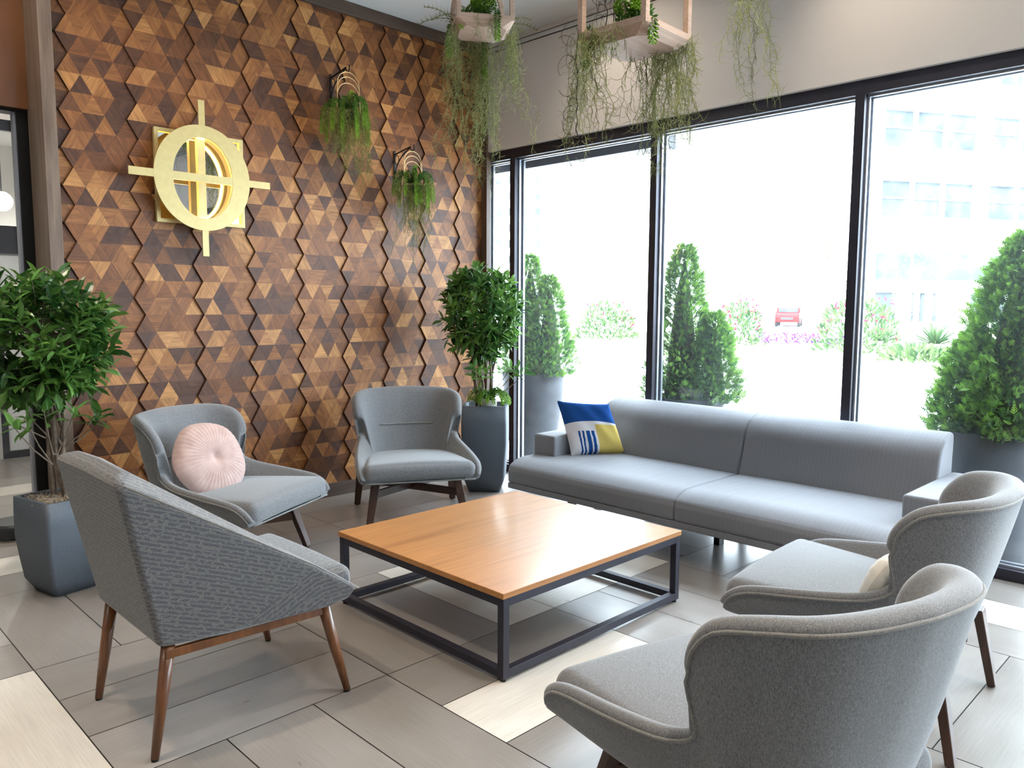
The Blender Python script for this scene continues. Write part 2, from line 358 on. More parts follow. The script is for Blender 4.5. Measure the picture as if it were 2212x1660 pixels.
# ------------------------------------------------------------------ mesh builder
class MB:
    def __init__(s): s.v = []; s.f = []; s.uv = {}; s.tone = {}; s.mi = {}
    def add(s, vs, fs, uvs=None, tone=None, mi=0):
        b = len(s.v); s.v += [tuple(map(float, x)) for x in vs]
        for i, f in enumerate(fs):
            k = len(s.f); s.f.append(tuple(b+j for j in f))
            if uvs is not None: s.uv[k] = uvs[i]
            if tone is not None: s.tone[k] = tone if np.isscalar(tone) else tone[i]
            if mi: s.mi[k] = mi
        return s
    def box(s, x0, x1, y0, y1, z0, z1, **k):
        vs = [(x, y, z) for z in (z0, z1) for y in (y0, y1) for x in (x0, x1)]
        return s.add(vs, [(0, 2, 3, 1), (4, 5, 7, 6), (0, 1, 5, 4), (2, 6, 7, 3), (0, 4, 6, 2), (1, 3, 7, 5)], **k)
    def bar(s, a, b, w, d, w2=None, d2=None, upv=(0, 0, 1), **k):
        a = Vector(a); b = Vector(b); t = (b-a).normalized(); x = t.cross(Vector(upv))
        if x.length < 1e-4: x = t.cross(Vector((0, 1, 0)))
        x.normalize(); y = x.cross(t); w2 = w2 or w; d2 = d2 or d
        vs = []
        for p, ww, dd in ((a, w, d), (b, w2, d2)):
            for sx, sy in ((-1, -1), (1, -1), (1, 1), (-1, 1)): vs.append(p+x*sx*ww/2+y*sy*dd/2)
        return s.add(vs, [(3, 2, 1, 0), (4, 5, 6, 7), (0, 1, 5, 4), (1, 2, 6, 5), (2, 3, 7, 6), (3, 0, 4, 7)], **k)
    def tube(s, pts, r, n=8, cap=True, closed=False, tone=None):
        pts = [Vector(p) for p in pts]; m = len(pts)
        rs = r if hasattr(r, '__len__') else [r]*m
        vs = []; prev = None
        for i, p in enumerate(pts):
            if closed: t = pts[(i+1) % m]-pts[i-1]
            else: t = pts[min(i+1, m-1)]-pts[max(i-1, 0)]
            if t.length < 1e-9: t = Vector((0, 0, 1))
            t.normalize()
            if prev is None:
                a = Vector((0, 0, 1)) if abs(t.z) < .9 else Vector((1, 0, 0)); x = t.cross(a).normalized()
            else:
                x = prev-t*prev.dot(t)
                if x.length < 1e-6: x = t.cross(Vector((0, 0, 1)))
                x.normalize()
            prev = x; y = t.cross(x)
            for k in range(n):
                an = 2*PI*k/n; vs.append(p+(x*math.cos(an)+y*math.sin(an))*rs[i])
        fs = []
        for i in range(m if closed else m-1):
            j = (i+1) % m
            for k in range(n): fs.append((i*n+k, i*n+(k+1) % n, j*n+(k+1) % n, j*n+k))
        if cap and not closed: fs.append(tuple(range(n-1, -1, -1))); fs.append(tuple((m-1)*n+k for k in range(n)))
        return s.add(vs, fs, tone=tone)
    def lathe(s, prof, n=32, c=(0, 0), z=0, cap=True):
        vs = []
        for r, h in prof:
            for k in range(n): a = 2*PI*k/n; vs.append((c[0]+r*math.cos(a), c[1]+r*math.sin(a), z+h))
        fs = []
        for i in range(len(prof)-1):
            for k in range(n): fs.append((i*n+k, i*n+(k+1) % n, (i+1)*n+(k+1) % n, (i+1)*n+k))
        if cap: fs.append(tuple(range(n-1, -1, -1))); fs.append(tuple((len(prof)-1)*n+k for k in range(n)))
        return s.add(vs, fs)
    def build(s, name, mat, parent=None, world=False, smooth=False, bevel=0, seg=2, sub=0, autos=None):
        me = bpy.data.meshes.new(name); me.from_pydata(s.v, [], s.f); me.update()
        mats = mat if isinstance(mat, (list, tuple)) else [mat]
        for m in mats: me.materials.append(m)
        if s.uv:
            uvl = me.uv_layers.new(name='UVMap'); arr = np.zeros(len(me.loops)*2)
            for p in me.polygons:
                u = s.uv.get(p.index)
                if u is not None:
                    for j, li in enumerate(p.loop_indices): arr[2*li:2*li+2] = u[j]
            uvl.data.foreach_set('uv', arr)
        if s.tone:
            at = me.attributes.new('tone', 'FLOAT', 'FACE'); a = np.zeros(len(me.polygons))
            for k, v in s.tone.items(): a[k] = v
            at.data.foreach_set('value', a)
        if s.mi:
            for k, v in s.mi.items(): me.polygons[k].material_index = v
        if smooth: me.polygons.foreach_set('use_smooth', [True]*len(me.polygons))
        o = bpy.data.objects.new(name, me); COL.objects.link(o)
        if parent is not None:
            o.parent = parent
            if world: o.matrix_parent_inverse = root_of(parent).matrix_basis.inverted() if parent.parent is None else Matrix()
        if bevel:
            b = o.modifiers.new('bevel', 'BEVEL'); b.width = bevel; b.segments = seg; b.limit_method = 'ANGLE'; b.angle_limit = math.radians(32)
            me.polygons.foreach_set('use_smooth', [True]*len(me.polygons))
            b.harden_normals = True
        if sub:
            sb = o.modifiers.new('subsurf', 'SUBSURF'); sb.levels = sub; sb.render_levels = sub
        return o
def root_of(o):
    while o.parent: o = o.parent
    return o

def tag(o, label=None, cat=None, group=None, kind=None):
    if label: o['label'] = label
    if cat: o['category'] = cat
    if group: o['group'] = group
    if kind: o['kind'] = kind
    return o
def thing(name, label, cat, loc=(0, 0, 0), rz=0.0, group=None, kind=None):
    o = bpy.data.objects.new(name, None); COL.objects.link(o); o.empty_display_size = .1
    o.location = loc; o.rotation_euler = (0, 0, rz)
    return tag(o, label, cat, group, kind)
def structure(name, mb, mat, parent=None, label=None, cat=None, **k):
    o = mb.build(name, mat, parent, **k)
    if parent is None: tag(o, label, cat, kind='structure')
    return o
def dup(root, loc, rz, label=None):
    def cp(o, par):
        c = o.copy(); COL.objects.link(c); c.parent = par
        for ch in list(o.children): cp(ch, c)
        return c
    r = cp(root, None); r.location = loc; r.rotation_euler = (0, 0, rz)
    if label: r['label'] = label
    return r

def soft_box(hx, hy, hz, r, n=10, puff=(0, 0, 0), deform=None):
    """rounded box with half sizes; returns verts, faces"""
    mb_v = {}; V = []; Fs = []
    def samples(h):
        rr = min(r, h*.98); e = [0.0, .2, .45, .7, 1.0]
        a = [-(h)+rr*t for t in e]
        m = list(np.linspace(-(h-rr), h-rr, n)[1:-1])
        return a+m+[-t for t in a[::-1]]
    X, Y, Z = samples(hx), samples(hy), samples(hz)
    def proj(p):
        h = (hx, hy, hz); rr = [min(r, q*.98) for q in h]; rm = min(rr)
        inner = [max(-(h[i]-rm), min(h[i]-rm, p[i])) for i in range(3)]
        d = Vector([p[i]-inner[i] for i in range(3)])
        if d.length > 1e-9: d = d.normalized()*rm
        q = [inner[i]+d[i] for i in range(3)]
        u, v, w = p[0]/hx, p[1]/hy, p[2]/hz
        q[0] += math.copysign(puff[0], q[0])*(1-v*v)*(1-w*w)*abs(u)
        q[1] += math.copysign(puff[1], q[1])*(1-u*u)*(1-w*w)*abs(v)
        q[2] += math.copysign(puff[2], q[2])*(1-u*u)*(1-v*v)*abs(w)
        return deform(*q) if deform else tuple(q)
    def vid(p):
        k = tuple(round(c, 6) for c in p)
        if k not in mb_v: mb_v[k] = len(V); V.append(proj(p))
        return mb_v[k]
    def face(A, B, f, flip):
        for i in range(len(A)-1):
            for j in range(len(B)-1):
                q = [vid(f(A[i], B[j])), vid(f(A[i+1], B[j])), vid(f(A[i+1], B[j+1])), vid(f(A[i], B[j+1]))]
                if flip: q.reverse()
                if len(set(q)) >= 3: Fs.append(tuple(q))
    face(X, Y, lambda a, b: (a, b, Z[-1]), False); face(X, Y, lambda a, b: (a, b, Z[0]), True)
    face(Y, Z, lambda a, b: (X[-1], a, b), False); face(Y, Z, lambda a, b: (X[0], a, b), True)
    face(X, Z, lambda a, b: (a, Y[0], b), False); face(X, Z, lambda a, b: (a, Y[-1], b), True)
    return V, Fs

def catmull(keys, n):
    K = np.array(keys, float); out = []
    m = len(K)
    for i in range(m-1):
        p0 = K[max(i-1, 0)]; p1 = K[i]; p2 = K[i+1]; p3 = K[min(i+2, m-1)]
        for t in np.linspace(0, 1, n, endpoint=False):
            out.append(.5*((2*p1)+(-p0+p2)*t+(2*p0-5*p1+4*p2-p3)*t*t+(-p0+3*p1-3*p2+p3)*t**3))
    out.append(K[-1]); return np.array(out)

# ------------------------------------------------------------------ SETTING
# floor: woven 3-plank blocks of porcelain tile
def make_floor():
    mb = MB(); px, py = .3375, .3465; g = .0022
    X0, Y0 = .77, -1.72
    mb.box(-4.0, XW+.13, -9.0, 7.0, -.12, -.002, tone=0.0)
    whites = {(-1, 0, 2), (1, 1, 1), (1, 0, 2), (2, 0, 2), (0, -2, 1), (0, -4, 1), (1, -4, 1), (-1, -2, 1), (-2, 1, 0), (0, 3, 2), (3, 2, 1), (-3, -3, 0), (0, -6, 2)}
    r = random.Random(3)
    for i in range(-5, 5):
        for j in range(-9, 8):
            bx, by = X0+3*px*i, Y0-3*py*j
            for k in range(3):
                if (i+j) % 2 == 0: x0, x1, y1, y0 = bx, bx+3*px, by-py*k, by-py*(k+1); al = 0
                else: x0, x1, y1, y0 = bx+px*k, bx+px*(k+1), by, by-3*py; al = 1
                x0, x1 = max(x0, -4.0), min(x1, XW+.12); y0, y1 = max(y0, -9.0), min(y1, 7.0)
                if x1-x0 < .03 or y1-y0 < .03: r.random(); continue
                t = .95 if (i, j, k) in whites else .3+.42*r.random()
                o = r.random()*50
                a, b, c, d = x0+g, x1-g, y0+g, y1-g
                uv = [(a+o, c), (b+o, c), (b+o, d), (a+o, d)] if al == 0 else [(c+o, a), (c+o, b), (d+o, b), (d+o, a)]
                mb.add([(a, c, 0), (b, c, 0), (b, d, 0), (a, d, 0)], [(0, 1, 2, 3)], uvs=[uv], tone=t)
    structure('floor', mb, M['floor'], label='floor of grey and pale plank tiles laid in woven blocks', cat='floor')
make_floor()

# wood feature wall
def make_panel_wall():
    s, x0, z0 = .12735, 1.4324, 2.19525; h = .11029
    mb = MB(); r = random.Random(11)
    mb.box(1.37, 4.99, .0, .14, 0, CEIL, tone=0.0)
    tone_seq = [.18, .27, .34, .40, .44, .48, .52, .56, .60, .66, .74]
    for gcol in range(-1, 9):
        gx = x0+3*s*gcol
        tilt = -.010 + .006*((gcol*7) % 3-1)
        for k in range(-20, 15):
            zb = z0+h*k; zt = zb+h
            if zt < .11 or zb > CEIL: continue
            zb_c, zt_c = max(zb, .105), min(zt, CEIL-.04)
            ev = (k % 2 == 0)
            bx = gx if ev else gx+s/2; tx = gx+s/2 if ev else gx
            tris = []
            for i in range(3):
                tris.append([(bx+i*s, zb), (bx+(i+1)*s, zb), ((tx+i*s) if ev else (tx+(i+1)*s), zt)])
                if ev: tris.append([(bx+(i+1)*s, zb), (tx+(i+1)*s, zt), (tx+i*s, zt)])
                else: tris.append([(bx+i*s, zb), (tx+(i+1)*s, zt), (tx+i*s, zt)])
            for ti, tr in enumerate(tris):
                cx = sum(p[0] for p in tr)/3; cz = sum(p[1] for p in tr)/3
                if cx < 1.385 or cx > 4.97 or cz < .105 or cz > CEIL: continue
                # clip vertically (bottom row only)
                tr = [(p[0], min(max(p[1], zb_c), zt_c)) for p in tr]
                gap = .0001
                tr2 = [(p[0]+(cx-p[0])*gap/.03, p[1]+(cz-p[1])*gap/.03) for p in tr]
                def depth(px_, pz_):
                    # each column stands proudest at its left edge; zigzag step at the grooves
                    ph = ((pz_-z0)/h) % 2; off = (ph if ph <= 1 else 2-ph)*s/2
                    u = (px_-gx-off)/(3*s)
                    return -.030+.016*min(max(u, 0), 1)
                front = [(p[0], depth(*p), p[1]) for p in tr2]
                back = [(p[0], .0, p[1]) for p in tr2]
                tone = tone_seq[r.randrange(len(tone_seq))]+r.uniform(-.04, .04)
                if r.random() < .12: tone = r.uniform(.10, .24)
                if r.random() < .08: tone = r.uniform(.80, .95)
                # grain: tends to run round the centre of each hexagon
                an = r.choice((0, PI/3, -PI/3)); ca, sa = math.cos(an), math.sin(an); ou, ov = r.random()*40, r.random()*40
                uvp = [((p[0]*ca+p[2]*sa)+ou, (-p[0]*sa+p[2]*ca)+ov) for p in front]
                mb.add(front+back, [(0, 1, 2), (0, 3, 4, 1), (1, 4, 5, 2), (2, 5, 3, 0)],
                       uvs=[uvp]+[[uvp[0]]*4]*3, tone=[tone]+[.06]*3)
    structure('wall_back', mb, M['panel'], label='feature wall of walnut triangles in zigzag columns', cat='wall')
make_panel_wall()

structure('ceiling', MB().box(-4, XW+.02, -9, .15, CEIL, CEIL+.12).box(-4, XW+.02, .15, 7, 3.55, 3.7), M['ceiling'], label='plain off-white ceiling', cat='ceiling')
structure('wall_right', MB().box(4.835, 5.0, -9, 0, 2.845, CEIL), M['bulkhead'], label='plain grey-beige wall band above the windows', cat='wall')
structure('wall_front', MB().box(-4, XW+.1, -9.15, -9, 0, CEIL), M['paint'])
structure('wall_left', MB().box(-4.15, -4, -9, 7, 0, CEIL), M['paint'])
structure('wall_far', MB().box(-4, 5, 6.9, 7.05, 0, 3.7).box(4.6, 4.75, .15, 7, 0, 3.7), M['paint'])
# trims
structure('trim_1', MB().box(1.338, 1.412, -.062, .25, 0, CEIL), M['postwood'], bevel=.003)
structure('trim_2', MB().box(1.30, 4.86, -.058, .0, 3.668, CEIL-.002), M['trimwood_x'], bevel=.003)
structure('trim_3', MB().box(4.815, 4.868, -.085, .0, 0, CEIL-.1), M['trimwood'], bevel=.003)
structure('trim_4', MB().box(4.826, 4.834, -9, -.0, 3.715, 3.721).box(4.830, 4.834, -9, 0, 3.675, 3.68), M['dark_gap'])
structure('trim_5', MB().box(4.822, 4.834, -9, -.0, 3.682, 3.713), M['ceiling'])
structure('baseboard_back', MB().box(1.42, 4.81, -.034, .0, 0.0, .105), M['trimwood_x'], bevel=.002)

# windows along x = XW
mulls = [(-.385, -.325), (-1.858, -1.800), (-3.337, -3.280), (-4.83, -4.77), (-6.33, -6.27), (-7.83, -7.77)]
ztop, zbot = 2.745, .072
hd = MB().box(XW, XW+.13, -9, 0, 2.762, 2.845).box(XW, XW+.13, -9, 0, 0.0, .062)
structure('trim_6', hd, M['frame'], bevel=.002)
mm = MB()
for a, b in mulls: mm.box(XW-.002, XW+.132, a, b, .062, 2.762)
structure('trim_7', mm, M['frame'], bevel=.002)
bays = [(-.325, -.0)]+[(mulls[i+1][1], mulls[i][0]) for i in range(len(mulls)-1)]+[(-9.0, mulls[-1][0])]
for i, (y0, y1) in enumerate(bays):
    w = tag(MB().box(XW+.072, XW+.080, y0, y1, .062, 2.762).build('window_%d' % (i+1), M['glass']), kind='structure')
    fr = MB()
    for xx, t in ((XW+.045, .012), (XW+.095, .016)):
        fr.box(xx, xx+.02, y0, y0+t, .062, 2.762).box(xx, xx+.02, y1-t, y1, .062, 2.762)
        fr.box(xx, xx+.02, y0+t, y1-t, .062, .062+t).box(xx, xx+.02, y0+t, y1-t, 2.762-t, 2.762)
    fr.build('window_frame', M['frame_light'], w)

# ---- left passage behind the feature wall
structure('trim_8', MB().box(1.282, 1.42, .27, .38, 0, 2.70).box(-4, 1.282, .27, .38, 2.64, 2.70), M['black'], bevel=.002)
structure('trim_9', MB().box(1.266, 1.2815, .29, .34, 0, 2.64), M['frame_light'])
structure('wall_passage', MB().box(-4, 1.3375, .22, .265, 2.655, CEIL), M['soffit'])
structure('window_8', MB().box(-1.0, 1.266, .315, .32, 0.02, 2.64), M['glass'])
d1 = thing('door_1', None, None, (1.9, 3.44, 0), 0, kind='structure')
MB().box(1.735, 1.795, 3.41, 3.47, 0, 3.2).box(2.45, 2.51, 3.41, 3.47, 0, 3.2).box(1.795, 2.45, 3.41, 3.47, 0, .07).box(1.795, 2.45, 3.41, 3.47, 1.96, 2.22).box(1.795, 2.45, 3.41, 3.47, 3.1, 3.2).build('door_frame', M['frame'], d1, world=True)
MB().box(1.795, 2.45, 3.43, 3.45, .07, 1.96).build('door_panel', M['frost'], d1, world=True)
MB().box(1.795, 2.45, 3.43, 3.45, 2.22, 3.1).build('transom_glass', M['glass'], d1, world=True)
structure('wall_passage_far', MB().box(-4, 1.735, 3.40, 3.48, 0, 3.55), M['paint'])
g = thing('globe_pendant', 'white glass globe lamp hanging beyond the far left doorway', 'lamp', (2.02, 4.2, 2.53))
gl = MB().lathe([(.002, -.1), (.04, -.092), (.075, -.066), (.095, -.03), (.1, 0), (.095, .03), (.075, .066), (.04, .092), (.002, .1)], 24)
gl.build('globe', M['globe'], g, smooth=True)
MB().tube([(0, 0, .1), (0, 0, .82)], .006, 8).build('rod', M['black'], g)
st = thing('floor_stand', 'low round black weighted base on the floor behind the left planter', 'stand', (1.19, .48, 0))
MB().lathe([(.11, 0), (.12, .004), (.12, .05), (.145, .055), (.145, .085), (.13, .10)], 40).build('base', M['black'], st, smooth=False, bevel=.003)

# ------------------------------------------------------------------ WALL SIGN
def annulus(mb, cx, cz, ro, ri, y0, y1, n=96, ez=1.0, ezo=1.0):
    vs = []
    for r_, y, e in ((ro, y0, ezo), (ri, y0, ez), (ro, y1, ezo), (ri, y1, ez)):
        for k in range(n): a = 2*PI*k/n; vs.append((cx+r_*math.cos(a), y, cz+e*r_*math.sin(a)))
    fs = []
    for k in range(n):
        j = (k+1) % n
        fs += [(k, j, n+j, n+k), (2*n+k, 3*n+k, 3*n+j, 2*n+j), (k, 2*n+k, 2*n+j, j), (n+k, n+j, 3*n+j, 3*n+k)]
    return mb.add(vs, fs)
sg = thing('wall_sign', 'brass sign, lit ring and crosshair bars over a square mirror box', 'sign', (2.245, -.03, 2.32))
yf = -.13
def sign_parts():
    P = dict(parent=sg, world=True)
    cx, cz = 2.238, 2.314
    a = annulus(MB(), cx, cz, .318, .198, yf-.012, yf, ez=1.31, ezo=1.065)
    a.build('ring', M['brass'], **P, bevel=.0015)
    for nm, (x0, x1, z0, z1) in {'top': (cx-.021, cx+.021, cz+.33, cz+.497), 'bot': (cx-.021, cx+.021, cz-.505, cz-.33),
                                 'l': (cx-.468, cx-.31, cz-.026, cz+.024), 'r': (cx+.31, cx+.468, cz-.024, cz+.022)}.items():
        MB().box(x0, x1, yf-.0115, yf-.0005, z0, z1).build('arm', M['brass'], **P, bevel=.001)
    MB().box(cx-.2, cx+.2, yf-.011, yf+.012, cz-.025, cz+.025).build('crossbar', M['brass'], **P, bevel=.001)
    MB().box(cx-.025, cx+.025, yf+.012, yf+.05, cz-.262, cz+.262).build('crossbar', M['brass'], **P, bevel=.001)
    # square open box
    sx0, sx1, sz0, sz1 = 1.963, 2.556, 2.021, 2.616
    t = .024
    bx = MB()
    for (x0, x1, z0, z1) in ((sx0, sx1, sz0, sz0+t), (sx0, sx1, sz1-t, sz1), (sx0, sx0+t, sz0+t, sz1-t), (sx1-t, sx1, sz0+t, sz1-t)):
        bx.box(x0, x1, yf+.073, yf+.077, z0, z1)
    bx.box(sx0, sx0+.004, yf+.077, -.031, sz0, sz1).box(sx1-.004, sx1, yf+.077, -.031, sz0, sz1).box(sx0, sx1, yf+.077, -.031, sz0, sz0+.004).box(sx0, sx1, yf+.077, -.031, sz1-.004, sz1)
    bx.build('square_frame', M['brass'], **P)
    MB().box(sx0+.004, sx1-.004, -.0345, -.0315, sz0+.004, sz1-.004).build('mirror', M['mirror'], **P)
    led = MB()
    led.box(sx0+.02, sx1-.02, yf+.084, yf+.090, sz1-.008, sz1-.0045).box(sx0+.02, sx1-.02, yf+.084, yf+.090, sz0+.0045, sz0+.008)
    led.box(sx0+.0045, sx0+.008, yf+.084, yf+.090, sz0+.02, sz1-.02).box(sx1-.008, sx1-.0045, yf+.084, yf+.090, sz0+.02, sz1-.02)
    led.build('led_strip', M['led'], **P)
    annulus(MB(), cx, cz, .212, .208, yf, -.036, 96, ez=1.295, ezo=1.295).build('inner_collar', M['brass'], **P, smooth=True)
    n = 72; vs = []; fs = []
    for k in range(n):
        a0 = 2*PI*k/n
        for r_, y in ((.2075, yf+.004), (.2075, yf+.010), (.2045, yf+.004), (.2045, yf+.010)): vs.append((cx+r_*math.cos(a0), y, cz+1.295*r_*math.sin(a0)))
    for k in range(n):
        j = (k+1) % n
        for a_, b_ in ((0, 1), (1, 3), (3, 2), (2, 0)): fs.append((4*k+a_, 4*k+b_, 4*j+b_, 4*j+a_))
    MB().add(vs, fs).build('led_strip', M['led_bright'], **P)
sign_parts()

# ------------------------------------------------------------------ COFFEE TABLE
tb = thing('coffee_table', 'low square coffee table with honey oak top on a black steel frame', 'table', (2.69, -2.555, 0))
def table():
    hx, hy = .628, .592; H = .371
    MB().box(-hx, hx, -hy, hy, H-.025, H).build('tabletop', M['tabletop'], tb, bevel=.003)
    t = .034; ix, iy = hx-.006, hy-.004
    for sx in (-1, 1):
        for sy in (-1, 1):
            x0, x1 = sorted((sx*ix, sx*(ix-t))); y0, y1 = sorted((sy*iy, sy*(iy-t)))
            l = MB().box(x0, x1, y0, y1, .014, H-.0255).build('leg', M['frame'], tb, bevel=.0015)
            MB().lathe([(.012, 0), (.013, .014)], 16, c=((x0+x1)/2, (y0+y1)/2)).build('foot_pad', M['black'], l)
    for z0 in (.016, H-.0255-t):
        for sy in (-1, 1):
            y0, y1 = sorted((sy*iy, sy*(iy-t))); MB().box(-ix+t, ix-t, y0, y1, z0, z0+t).build('rail', M['frame'], tb, bevel=.0015)
        for sx in (-1, 1):
            x0, x1 = sorted((sx*ix, sx*(ix-t))); MB().box(x0, x1, -iy+t, iy-t, z0, z0+t).build('rail', M['frame'], tb, bevel=.0015)
table()

# ------------------------------------------------------------------ SOFA
SX, SY = 4.28, -2.79
sofa = thing('sofa', 'long grey pinstriped sofa under the windows', 'sofa', (SX, SY, 0))
def build_sofa():
    mat = M['sofa']; L = 1.355
    def sb(name, x0, x1, y0, y1, z0, z1, r, puff=(0, 0, 0), deform=None, n=10):
        cx, cy, cz = (x0+x1)/2, (y0+y1)/2, (z0+z1)/2
        v, f = soft_box((x1-x0)/2, (y1-y0)/2, (z1-z0)/2, r, n, puff, deform)
        v = [(a+cx-SX, b+cy-SY, c+cz) for a, b, c in v]
        return MB().add(v, f).build(name, mat, sofa, smooth=True)
    y0, y1 = SY-L, SY+L
    sb('base', 3.767, 4.82, y0, y1, .222, .261, .006)
    ym = -2.80
    def roll(x, y, z):
        u = (x+.4175)/.16
        if u < 1: w = (1-max(u, 0))**2; return (x+.012*w*(1 if z > 0 else 0)*(z/.08), y, z-.050*w*(z > 0)*(z/.084))
        return (x, y, z)
    for a, b in ((y0, ym-.001), (ym+.001, y1)):
        sb('seat_cushion', 3.765, 4.60, a, b, .262, .430, .016, (0.006, 0, .010), roll, n=22)
    for a, b in ((y0, y0+.20), (y1-.20, y1)):
        sb('armrest', 4.03, 4.80, a, b, .415, .578, .018, (0, .003, .004))
    def lean(dx):
        def d(x, y, z):
            k = (z+.21)/.42
            e = max(0, (k-.66)/.34)
            t_ = min(1, max(0, (x+.145)/.29))
            return (x*(1-.25*k)+.085*k+.018*math.sin(k*PI)*(1-t_)+e*e*(.060*(1-t_)-.02*t_), y, z-.030*e*e*(1-t_)**2)
        return d
    for a, b in ((y0+.19, ym-.001), (ym+.001, y1-.19)):
        sb('back_cushion', 4.46, 4.75, a, b, .38, .805, .022, (.008, 0, .004), lean(.1), n=22)
    sb('back_frame', 4.70, 4.82, y0+.2, y1-.2, .262, .70, .02)
    for yy in (y0+.30, -2.78, y1-.12):
        lg = MB().box(4.24-SX, 4.66-SX, yy-.035-SY, yy+.035-SY, .165, .222).build('leg', M['darkwood'], sofa, bevel=.002)
        for xx in (4.32, 4.62): MB().box(xx-.03-SX, xx+.03-SX, yy-.02-SY, yy+.02-SY, 0, .165).build('foot', M['black'], lg, bevel=.002)
build_sofa()

def pillow(name, mats, corners, t, label, cat):
    """square cushion spanned between its four corners (BL, BR, TR, TL)"""
    BL, BR, TR, TL = [Vector(c) for c in corners]
    c0 = (BL+BR+TR+TL)/4; nrm = (BR-BL).cross(TL-BL).normalized()
    n = 26; mb = MB()
    def P(u, v, s):
        a, b = 2*u-1, 2*v-1
        e = max(0.0, (1-a*a)*(1-b*b))**.42
        uu = .5+(u-.5)*(1-.05*(1-b*b)*abs(a)**3); vv = .5+(v-.5)*(1-.04*(1-a*a)*abs(b)**3)
        p = BL*(1-uu)*(1-vv)+BR*uu*(1-vv)+TR*uu*vv+TL*(1-uu)*vv
        return p+nrm*s*(t/2*e+.003*math.sin(9*a+5*b)*e)-c0
    for s, mi in ((1, 0), (-1, 1)):
        vs = [P(i/n, j/n, s) for j in range(n+1) for i in range(n+1)]
        fs = []; uv = []
        for j in range(n):
            for i in range(n):
                q = [(i, j), (i+1, j), (i+1, j+1), (i, j+1)]
                if s < 0: q.reverse()
                fs.append(tuple(b*(n+1)+a for a, b in q)); uv.append([(a/n, b/n) for a, b in q])
        mb.add(vs, fs, uvs=uv, mi=mi)
    o = mb.build(name, mats, smooth=True); o.location = c0
    return tag(o, label, cat)
pillow('throw_pillow', [M['print'], M['pillow_back']], [(4.150, -1.690, .432), (4.515, -1.890, .432), (4.335, -1.872, .805), (4.155, -1.540, .815)], .18,
       'square blue, white and yellow printed pillow on the grey sofa', 'pillow')

